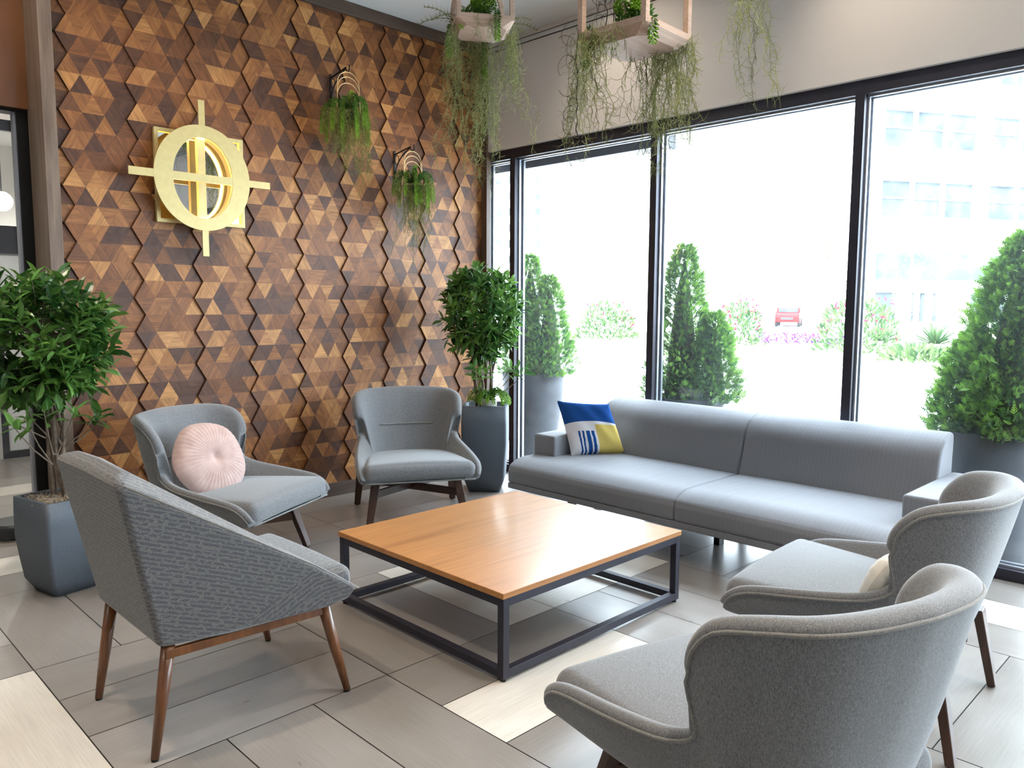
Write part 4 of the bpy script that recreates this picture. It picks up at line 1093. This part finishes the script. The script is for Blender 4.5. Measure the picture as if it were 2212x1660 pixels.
# ------------------------------------------------------------------ CEILING-HUNG WOODEN PLANTERS
def hung_planter(label, loc, rz, seed, clumps, tails, size=.32, h1=.34, fern=False, vines=(), arch='round'):
    t = thing('hanging_planter', label, 'hanging planter', loc, rz, 'wooden planters hung from the ceiling')
    a = size/2; hz = .045
    # tray: shallow square dish, chamfered underside
    def ring(s, z, ch=.0):
        return [(s-ch, -s, z), (s, -s+ch, z), (s, s-ch, z), (s-ch, s, z), (-s+ch, s, z), (-s, s-ch, z), (-s, -s+ch, z), (-s+ch, -s, z)]
    vs = ring(a-.035, 0, .03)+ring(a, .032, .012)+ring(a, hz+.01, .012)+ring(a-.022, hz+.01, .01)+ring(a-.022, hz-.02, .01)
    fs = []
    for i in range(4):
        for k in range(8): fs.append((i*8+k, i*8+(k+1) % 8, (i+1)*8+(k+1) % 8, (i+1)*8+k))
    fs.append(tuple(range(7, -1, -1))); fs.append(tuple(32+k for k in range(8)))
    MB().add(vs, fs).build('tray', M['traywood'], t)
    MB().box(-a+.024, a-.024, -a+.024, a-.024, hz-.018, hz+.002).build('soil', M['soil'], t)
    # two arch frames
    for sy in (-1, 1):
        y = sy*(a-.013); pts = [(-a+.014, y, .03)]
        rr = a-.014
        hs = h1-rr*.8
        if arch == 'round': hs = .10
        for k in range(17):
            an = PI-PI*k/16; pts.append((rr*math.copysign(abs(math.cos(an))**.8, math.cos(an)), y, hs+(h1-hs)*math.sin(an)**.8 if math.sin(an) > 1e-6 else hs))
        pts.append((a-.014, y, .03))
        mb = MB(); P_ = [Vector(p) for p in pts]; n = len(P_); v = []
        for i, p in enumerate(P_):
            tt = (P_[min(i+1, n-1)]-P_[max(i-1, 0)]).normalized(); nn = Vector((0, 1, 0)); b = tt.cross(nn).normalized()
            for sx_, sn in ((-1, -1), (1, -1), (1, 1), (-1, 1)): v.append(p+b*sx_*.013+nn*sn*.012)
        f = []
        for i in range(n-1):
            for k in range(4): f.append((i*4+k, i*4+(k+1) % 4, (i+1)*4+(k+1) % 4, (i+1)*4+k))
        f.append((3, 2, 1, 0)); f.append(tuple((n-1)*4+k for k in range(4)))
        mb.add(v, f).build('handle', M['traywood'], t, bevel=.002)
    MB().bar((0, -a+.013, h1), (0, a-.013, h1), .02, .02).build('top_rail', M['traywood'], t)
    MB().tube([(0, 0, h1), (0, 0, CEIL-loc[2])], .003, 6).build('cable', M['black'], t)
    r = random.Random(seed)
    for i_, c in enumerate(tails): sedum_tails([tail((c[0]*.8, c[1]*.8, hz), c[2], c[3], c[4], c[5], r)], seed+i_, .024).build('sedum_tail', M['sedum'], t)
    paths = []
    for k in range(8):
        x, y = r.uniform(-a*.35, a*.35), r.uniform(-a*.35, a*.35)
        paths.append([np.array(q) for q in ((x, y, hz-.01), (x+r.gauss(0, .02), y, hz+.05), (x+r.gauss(0, .04), y+r.gauss(0, .03), hz+.10), (x+r.gauss(0, .06), y+r.gauss(0, .05), hz+r.uniform(.08, .15)))])
    sedum_tails(paths, seed, .024).build('sedum', M['sedum'], t)
    o = moss(clumps, seed+3, .0012, .045).build('moss', M['moss'], t); o['kind'] = 'stuff'
    if fern:
        mb = MB(); r2_ = random.Random(seed+9)
        for (fx, fy, az, L, el) in fern:
            b = Vector((fx, fy, hz)); pts = [b]; e = el
            for k in range(9):
                b = b+Vector((math.cos(az)*math.cos(e), math.sin(az)*math.cos(e), math.sin(e)))*L/9; e -= .12; pts.append(b.copy())
                side = Vector((-math.sin(az), math.cos(az), 0))
                for s in (-1, 1):
                    for q in range(2):
                        l = L*.24*(1-k/11); d = (side*s+Vector((math.cos(az), math.sin(az), .5-q*.9))*.8).normalized()
                        mb.tube([b, b+d*l*.5, b+d*l+Vector((0, 0, .008))], [.0013, .0011, .0004], 3, cap=False, tone=r2_.uniform(0, .7))
            mb.tube(pts, .0016, 4, cap=False, tone=.2)
        mb.build('fern', M['mossfar'], t)
    for vn in vines:
        mb = MB(); x, y, z0, z1 = vn; rv = random.Random(int(abs(x)*1000)+seed); pts = []; z = z0
        while z > z1: pts.append((x+rv.gauss(0, .004), y+rv.gauss(0, .004), z)); z -= .03
        mb.tube(pts, .0022, 5)
        for p in pts[::1]:
            R_ = rv.uniform(.018, .045); ax = rv.random()*PI; cxx = p[0]+R_*math.cos(ax); cyy = p[1]+R_*math.sin(ax)
            a0 = rv.random()*6.28
            mb.tube([(p[0]+(R_+R_*math.cos(a0+q))*math.cos(ax), p[1]+(R_+R_*math.cos(a0+q))*math.sin(ax)*1.0, p[2]+R_*1.2*math.sin(a0+q)) for q in np.linspace(0, rv.uniform(3.5, 6.2), 12)], .0010, 4, cap=False)
        mb.build('curly_vine', M['vine'], t)
    return t
hung_planter('wooden hanging planter with moss and fern before the corner of the panelled wall', (3.06, -1.93, 3.0), math.radians(-34), 41,
             [(-.16, -.05, .04, .03, .08, 9, .15, .70), (-.12, .14, .03, .05, .05, 16, .3, .85), (.0, .165, .03, .05, .04, 22, .3, .9), (.05, .17, .02, .04, .03, 12, .5, 1.0), (.18, .10, .04, .03, .05, 18, .3, .75), (.185, -.02, .05, .02, .05, 8, .2, .55), (.03, -.165, .05, .08, .01, 7, .05, .13)],
             [(-.16, .05, 2.6, .05, .02, .16), (.08, -.17, -1.6, .03, .02, .13), (.05, .17, 1.4, .03, .03, .24), (-.1, -.1, 3.6, .05, .04, .05)],
             fern=[(-.1, 0, 2.9, .26, .5), (-.12, .05, 3.3, .22, .9), (-.08, -.06, 3.6, .24, .3), (.1, .05, .3, .24, .9), (.12, 0, -.2, .2, .4), (.1, .1, .6, .26, .7), (0, .05, 1.5, .2, 1.2), (-.03, -.03, 2.2, .2, 1.2)], arch='round')
hung_planter('square wooden hanging planter with bushy moss and dark curly vines', (2.575, -3.345, 2.5), math.radians(2), 52,
             [(-.14, .13, .05, .04, .04, 16, .25, .58), (-.165, .08, .05, .02, .05, 12, .2, .5), (-.14, .02, .06, .03, .05, 14, .05, .16), (.155, -.10, .06, .03, .05, 16, .25, .48), (.165, -.03, .05, .02, .06, 16, .3, .55), (.12, .02, .06, .04, .05, 14, .3, .58), (.16, -.15, .05, .03, .02, 10, .2, .45), (.13, -.05, .07, .05, .05, 12, .03, .12)],
             [(-.12, -.15, -1.9, .04, .02, .08), (-.15, .15, 2.6, .02, .02, .12)], arch='tall', h1=.36,
             vines=[(-.10, .06, .34, .06), (-.165, .15, .05, -.36), (.13, .13, .34, .04), (.17, .05, .03, -.12), (.0, .1, .34, .1)])
hung_planter('hanging planter above the frame, trailing two long moss strands over the window wall', (3.02, -3.64, 2.84), math.radians(10), 63,
             [(-.14, .05, .02, .03, .02, 6, .35, .56), (.145, .06, .02, .03, .02, 8, .45, .62), (-.165, .02, .02, .02, .02, 3, .15, .3)],
             [(.1, .1, 1, .03, .02, .05)], arch='tall')

# ------------------------------------------------------------------ SMALL SUCCULENT POT in the corner planter
sp = thing('succulent_pot', 'rough white pot of trailing sedum at the foot of the corner tree', 'potted plant', (4.235, -.738, .662), 0)
MB().lathe([(.052, 0), (.064, .03), (.067, .085), (.058, .085), (.052, .07)], 24).build('pot', M['whitepot'], sp, smooth=True)
rr_ = random.Random(2)
MBs = sedum_tails([tail((0, 0, .07), a, rr_.uniform(.10, .17), rr_.uniform(.04, .09), rr_.uniform(-.02, .04), rr_) for a in np.linspace(0, 6, 15)], 17, .022)
MBs.build('sedum', M['sedum'], sp)

# ------------------------------------------------------------------ DOWNLIGHTS, with added fill lamps in the same fittings
def downlight(x, y, z, power, target=None, label=None, size=1.7, color=(1, .84, .66)):
    t = thing('downlight', label or 'round recessed ceiling downlight', 'ceiling light', (x, y, z), 0, 'recessed ceiling downlights')
    MB().lathe([(.055, -.004), (.075, -.008), (.08, 0), (.052, 0)], 28, cap=False).build('trim_ring', M['frame_light'], t, smooth=True)
    MB().lathe([(.001, -.002), (.052, -.002)], 28, cap=False).build('lens', M['downlight'], t)
    l = spot((x, y, z-.02), power, size, .9, color, .06, target or (x, y, 0))
    l.parent = t; l.matrix_parent_inverse = Matrix.Translation(Vector((-x, -y, -z)))
for (x, y, p, tg, w_) in [(1.75, -1.15, 16, (1.9, 0, 1.3), 'washing the wall by the brass sign'), (2.75, -1.15, 16, (2.9, 0, 1.3), 'washing the wall between sign and baskets'),
                      (3.75, -1.15, 14, (3.9, 0, 1.3), 'washing the wall beside the hanging baskets'), (.3, -2.6, 95, None, 'over the floor left of the angular chair'),
                      (1.0, -5.2, 110, None, 'added as unseen fill behind the camera, to its right'), (-1.6, -2.6, 100, None, 'added as unseen fill at the far left of the lobby'), (-1.6, -5.6, 110, None, 'added as unseen fill at the back left of the lobby'),  # unseen lamps added as general fill for the room
                      (3.2, -5.6, 100, None, 'added as unseen fill at the back of the lobby near the windows'), (.6, -.9, 60, None, 'added as unseen fill over the left potted tree'), (2.4, -3.9, 60, None, 'added as unseen fill over the chairs nearest the camera'),  # more unseen fill, added to lift the overall level
                      (4.0, -1.5, 16, (4.83, -1.7, 3.0), 'close to the window wall by the corner'), (4.0, -3.4, 16, (4.83, -3.6, 3.0), 'close to the window wall over the sofa'), (4.0, -5.2, 16, (4.83, -5.2, 3.0), 'close to the window wall behind the sofa end')]:
    downlight(x, y, CEIL, p, tg, 'fill light added as a ceiling downlight '+w_)
downlight(.35, -.75, CEIL, 30, (1.34, .1, 2.5), 'fill spot added as a ceiling downlight, aimed at the wooden end post')  # extra spot added to brighten the dark side of the post
for (x, y, p, w_) in [(.6, 2.0, 70, 'inside the passage entrance'), (1.9, 1.6, 70, 'beyond the feature wall'), (3.2, 5.2, 500, 'in the far room on the right'), (1.0, 5.2, 300, 'in the far room on the left'), (2.4, 4.4, 300, 'just beyond the far door')]:  # unseen lamps added to brighten the passage and the room beyond
    downlight(x, y, 3.55, p, None, 'fill light added as a ceiling downlight '+w_, size=2.6, color=(1, .93, .85))
vt = thing('ceiling_vent', 'slim double slot air vent in the ceiling', 'vent', (2.2, -5.2, CEIL), 0)
MB().box(-.9, .9, -.06, .06, -.006, 0).build('frame', M['ceiling'], vt)
MB().box(-.88, .88, -.045, -.012, -.008, -.006).box(-.88, .88, .012, .045, -.008, -.006).build('slot', M['dark_gap'], vt)

# ------------------------------------------------------------------ OUTSIDE
structure('ground', MB().box(XW+.13, 260, -120, 260, -.35, -.06), M['asphalt'], label='sunlit road outside', cat='road')
structure('pavement', MB().box(XW+.13, 8.5, -12, 30, -.06, -.02), M['concrete'], label='pale pavement outside the windows', cat='pavement')
cp = thing('canopy_beam', 'dark steel canopy beam outside above the left windows', 'canopy', (5.2, -.6, 2.7))
MB().box(5.12, 5.32, -1.72, 1.6, 2.715, 3.1).build('beam', M['frame'], cp, world=True, bevel=.004)
MB().box(6.0, 7.2, -2.0, -1.3, 2.80, 3.3).build('soffit_box', M['paint'], cp, world=True)
structure('facade_upper', MB().box(4.84, 5.12, -9, 1.0, 2.846, 7.0), M['paint'])

# thuja shrubs in tall round planters
def spray_template():
    V = []; F = []
    def q(a, b, w):
        a, b = np.array(a), np.array(b); d = b-a; n = np.array([-d[1], d[0], 0]); n = n/np.linalg.norm(n)*w; k = len(V)
        m = a+d*.5
        V.extend([a, m+n, b, m-n]); F.append((k, k+1, k+2, k+3))
    q((0, 0, 0), (0, 1, 0), .06)
    for t in (.15, .35, .55, .75):
        l = .42*(1.1-t)
        for s in (-1, 1): q((0, t, 0), (s*l*.75, t+l*.9, .04), .05)
    V2 = [tuple(v) for v in V]; return V2, F
SPV, SPF = spray_template()
def thuja(label, x, y, pr_top, pr_bot, ph, cones, n, seed):
    t = thing('planted_conifer', label, 'potted shrub', (x, y, -.02), 0, 'conifers in tall round planters outside')
    MB().lathe([(pr_bot, 0), (pr_bot*1.02, .02), (pr_top*.97, ph*.75), (pr_top, ph), (pr_top-.02, ph), (pr_top-.03, ph-.05)], 40).build('planter_pot', M['zinc'], t, smooth=True)
    r = np.random.default_rng(seed); T = []; D = []; sc = []; tone = []
    for (cx, cy, z0, z1, R_, share) in cones:
        for _ in range(int(n*share)):
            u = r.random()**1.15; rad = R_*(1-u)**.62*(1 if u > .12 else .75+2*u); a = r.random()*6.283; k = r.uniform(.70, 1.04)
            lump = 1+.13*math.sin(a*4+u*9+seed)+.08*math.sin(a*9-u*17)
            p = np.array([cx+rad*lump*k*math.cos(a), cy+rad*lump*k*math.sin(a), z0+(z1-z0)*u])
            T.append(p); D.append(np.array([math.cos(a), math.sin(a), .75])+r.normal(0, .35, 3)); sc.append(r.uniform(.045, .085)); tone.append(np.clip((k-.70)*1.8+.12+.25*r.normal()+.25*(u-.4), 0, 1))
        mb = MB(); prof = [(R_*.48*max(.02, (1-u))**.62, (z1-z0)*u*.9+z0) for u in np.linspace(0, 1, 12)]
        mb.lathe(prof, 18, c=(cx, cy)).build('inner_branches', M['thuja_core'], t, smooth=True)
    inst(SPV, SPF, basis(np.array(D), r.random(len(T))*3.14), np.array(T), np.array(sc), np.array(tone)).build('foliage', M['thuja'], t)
thuja('two-peaked airy conifer in a tall grey planter outside the first window', 5.47, -.05, .30, .21, .87,
      [(-.02, .03, .84, 1.98, .30, .55), (.05, -.16, .84, 1.78, .26, .45)], 5000, 4)
thuja('pointed bright green conifer outside the middle window behind the sofa', 5.35, -1.87, .285, .21, .80,
      [(-.02, .05, .76, 1.98, .29, .62), (.05, -.19, .76, 1.45, .22, .38)], 6000, 5)
thuja('largest conifer, broad and dense, outside the right-hand window', 5.33, -4.02, .29, .205, .78,
      [(.03, -.09, .74, 1.93, .41, .8), (.0, .14, .74, 1.35, .25, .2)], 9000, 6)

# far street planting
def bush(name, label, loc, rad, h, n, seed, leafs=.16, flowers=0, cat='bush', group=None, mat='bush', fl=.9):
    t = thing(name, label, cat, loc, 0, group)
    r = np.random.default_rng(seed); a = r.random(n)*6.283; u = r.random(n); k = np.sqrt(r.random(n))
    P = np.stack([rad*k*np.cos(a)*(1-.3*u), rad*k*np.sin(a)*(1-.3*u), h*u*(1-.35*k)], 1)
    D = P/np.array([rad, rad, h])+np.array([0, 0, .5])+r.normal(0, .4, (n, 3))
    inst(LEAF_V, LEAF_F, basis(D, r.random(n)*3), P, r.uniform(.7, 1.3, n)*leafs, r.random(n)).build('foliage', M[mat], t)
    if flowers:
        m = flowers; a = r.random(m)*6.283; u = r.uniform(.3, 1, m)
        P = np.stack([rad*.9*np.cos(a)*(1-.3*u), rad*.9*np.sin(a)*(1-.3*u), h*u*.9], 1)
        inst(LEAF_V, LEAF_F, basis(r.normal(0, 1, (m, 3)), r.random(m)*3), P, np.full(m, leafs*1.1), np.full(m, fl)).build('blossom', M['flower'], t)
    return t
bush('rose_bush', 'flowering shrub across the road behind the first conifer', (28.4, 17.2, -.1), 1.5, 2.0, 900, 1, .2, 30)
bush('rose_bush', 'red flowering shrub just right of the middle conifer', (28.6, 10.6, -.1), 1.0, 2.0, 700, 2, .18, 60)
bush('rose_bush', 'sprawling shrub behind the right-hand window mullion', (27.2, 5.4, -.1), 1.5, 2.2, 900, 3, .2, 40)
bush('hosta_clump', 'low yellow-green leafy clump in front of the yuccas', (23.9, 2.4, -.1), 1.0, .5, 300, 4, .22)
def yucca(loc, label, seed):
    t = thing('yucca', label, 'plant', loc, 0, 'spiky yuccas in the street bed')
    r = np.random.default_rng(seed); n = 60; D = r.normal(0, 1, (n, 3)); D[:, 2] = np.abs(D[:, 2])*.8+.25
    V_ = [(-.03, 0, 0), (.03, 0, 0), (.035, .5, 0), (0, 1, -.05), (-.035, .5, 0)]
    inst(V_, [(0, 1, 2, 3, 4)], basis(D, np.zeros(n)), np.zeros((n, 3)), r.uniform(.9, 1.4, n), r.random(n)*.6).build('leaves', M['bush'], t)
yucca((37.0, 8.1, -.1), 'spiky yucca nearest the mullion in the street bed', 1)
yucca((35.5, 5.4, -.1), 'spiky yucca in the middle of the street bed', 2)
yucca((35.0, 2.8, -.1), 'spiky yucca beside the large right-hand conifer', 3)
fb = MB(); rf = np.random.default_rng(5); n = 380
P = np.stack([rf.uniform(29.5, 33.2, n), rf.uniform(7.2, 11, n), rf.uniform(.0, .35, n)], 1)
o = inst(LEAF_V, LEAF_F, basis(rf.normal(0, 1, (n, 3)), rf.random(n)*3), P, rf.uniform(.1, .2, n), rf.uniform(0, .2, n)).build('flower_bed', M['flower'])
tag(o, 'bed of purple flowers across the road', 'flowers', kind='stuff')
structure('verge', MB().box(19.5, 36, -14, 40, -.06, -.03), M['lawn'], label='grass verge across the road', cat='grass')
structure('kerb', MB().box(18.6, 19.5, -16, 42, -.06, .02), M['concrete'])

def car(label, loc, rz, paint):
    t = thing('car', label, 'car', loc, rz)
    prof = [(-2.1, .35), (-2.15, .75), (-2.0, .95), (-1.1, 1.05), (-.55, 1.45), (1.1, 1.45), (1.8, 1.0), (2.1, .9), (2.1, .35)]
    v = [(x, y, z) for y in (-.85, .85) for x, z in prof]; m = len(prof)
    f = [tuple(range(m)), tuple(2*m-1-i for i in range(m))]+[(i, (i+1) % m, m+(i+1) % m, m+i) for i in range(m)]
    MB().add(v, [q[::-1] for q in f]).build('body', paint, t, bevel=.08)
    MB().box(-1.02, -.62, -.7, .7, 1.08, 1.40).build('windscreen', M['winglass'], t)
    MB().box(-2.17, -2.1, -.45, .45, .55, .72).build('grille', M['tyre'], t)
    for sx in (-1.3, 1.3):
        for sy in (-.82, .82):
            MB().tube([(sx, sy-.1, .32), (sx, sy+.1, .32)], .32, 18).build('wheel', M['tyre'], t)
car('red car parked across the street', (58.6, 23.0, -.08), math.radians(22), M['carred'])
car('white car parked right of the red car', (58.0, 19.2, -.08), math.radians(22), M['carwhite'])

def street_tree(label, loc, h, seed):
    t = thing('street_tree', label, 'tree', loc, 0, 'young street trees')
    MB().tube([(0, 0, 0), (.05, 0, h*.5), (0, .05, h)], [.10, .08, .03], 8).build('trunk', M['bark'], t, smooth=True)
    r = np.random.default_rng(seed); n = 700; a = r.random(n)*6.28; u = r.random(n); k = r.random(n)**.5*1.7*(1-u*.75)
    P = np.stack([k*np.cos(a), k*np.sin(a), h*.38+h*.66*u], 1)
    inst(LEAF_V, LEAF_F, basis(r.normal(0, 1, (n, 3)), r.random(n)), P, r.uniform(.12, .22, n), r.uniform(.5, 1, n)).build('foliage', M['bush'], t)
street_tree('thin young tree in front of the pale building', (46.0, 10.0, -.1), 7.0, 8)
street_tree('thin young tree left of the right-hand mullion', (45.0, 14.2, -.1), 5.5, 9)
pole = thing('utility_pole', 'tall thin street pole seen through the middle window', 'pole', (39.0, 15.9, -.1))
MB().tube([(0, 0, 0), (0, 0, 9)], [.16, .12], 12).build('pole', M['fargrey'], pole, smooth=True)
MB().tube([(0, 0, 0), (0, 0, .6)], .24, 12).build('base', M['fargrey'], pole)

# pale building across the street (facade plane seen through the right-hand window)
A_ = Vector((69.8, 16.5, -.1)); rzf = math.atan2(-.512, .859)
bd = thing('office_building', 'pale stone building with sash windows across the street', 'building', A_, rzf)
MB().box(-6.2, 40, .3, 18, 0, 26).build('wall', M['facade'], bd)
MB().box(-6.2, 40, -.05, .3, 0, .4).box(-6.2, 40, .05, .3, 7.3, 7.9).box(-6.2, 40, .05, .3, 3.0, 3.7).build('ledge', M['facade'], bd)
for gx in (0, 10.4, 20.8, 31.2):
    for zb in (8.9, 14.4, 19.9):
        for (x0, x1) in ((-4.85, -2.2), (-1.8, .72), (1.2, 3.9)):
            x0, x1 = x0+gx, x1+gx
            f_ = MB().box(x0, x1, .18, .29, zb, zb+2.75).build('window', M['winglass'], bd)
            MB().box(x0-.12, x1+.12, .10, .18, zb+1.33, zb+1.43).box(x0-.12, x0+.03, .1, .18, zb, zb+2.75).box(x1-.03, x1+.12, .1, .18, zb, zb+2.75).box(x0-.15, x1+.15, .0, .2, zb+2.72, zb+2.9).build('window_frame', M['facade'], f_)
MB().box(-4.9, .9, .0, .29, 2.75, 3.35).build('louvre', M['fargrey'], bd)
MB().box(-4.9, 9.0, .1, .29, 3.8, 5.9).build('shopfront_glass', M['winglass'], bd)
for (x0, x1) in ((-4.8, -3.0), (-1.7, -1.2), (-.5, -.2), (.75, 1.05), (4.5, 8)):
    MB().box(x0, x1, .15, .29, .3, 2.7).build('doorway', M['winglass'], bd)
def metal_tree(x, label, hh):
    c, s = math.cos(rzf), math.sin(rzf)
    t = thing('metal_sculpture', label, 'sculpture', (A_.x+c*x+s*1.5, A_.y+s*x-c*1.5, -.1), rzf, 'pale branching metal sculptures')
    mb = MB().tube([(0, 0, 0), (0, 0, hh)], .05, 6); mb.build('stem', M['facade'], t)
    b = MB()
    for z in np.arange(.8, hh-.2, .3):
        for sx in (-1, 1): b.tube([(0, 0, z), (sx*.35, 0, z+.25), (sx*.5, 0, z+.6)], .03, 5)
    b.build('branches', M['facade'], t)
metal_tree(-4.2, 'pale branching sculpture furthest left before the building', 3.0)
metal_tree(-3.0, 'pale branching sculpture second from the left before the building', 3.4)
metal_tree(-.9, 'pale branching sculpture in the middle before the building doors', 3.4)
metal_tree(1.0, 'pale branching sculpture furthest right before the building doors', 3.4)

# far tower with balconies and low warehouse
tw = thing('balcony_tower', 'far pale high-rise with stacked balconies, seen through the first window', 'building', (106, 104, -.1), math.radians(-45))
MB().box(-12, 12, 0, 14, 0, 44).build('wall', M['facade'], tw)
for zi in range(3, 14):
    z = zi*3.0
    MB().box(-9.2, -6.2, -1.2, 0, z, z+.25).build('balcony', M['fargrey'], tw)
    for xx in (-1.5, 1, 3.5, 6):
        MB().box(xx, xx+1.0, -.1, 0, z+.6, z+2.0).build('window', M['winglass'], tw)
wh = thing('warehouse', 'long low pale building on the horizon behind the first window', 'building', (74, 52, -.1), math.radians(-45))
MB().box(-6, 5, 0, 8, 0, 9).build('wall', M['facade'], wh)
MB().box(-2.6, 3.2, -.12, 0, 6.6, 7.6).build('window_band', M['fargrey'], wh)
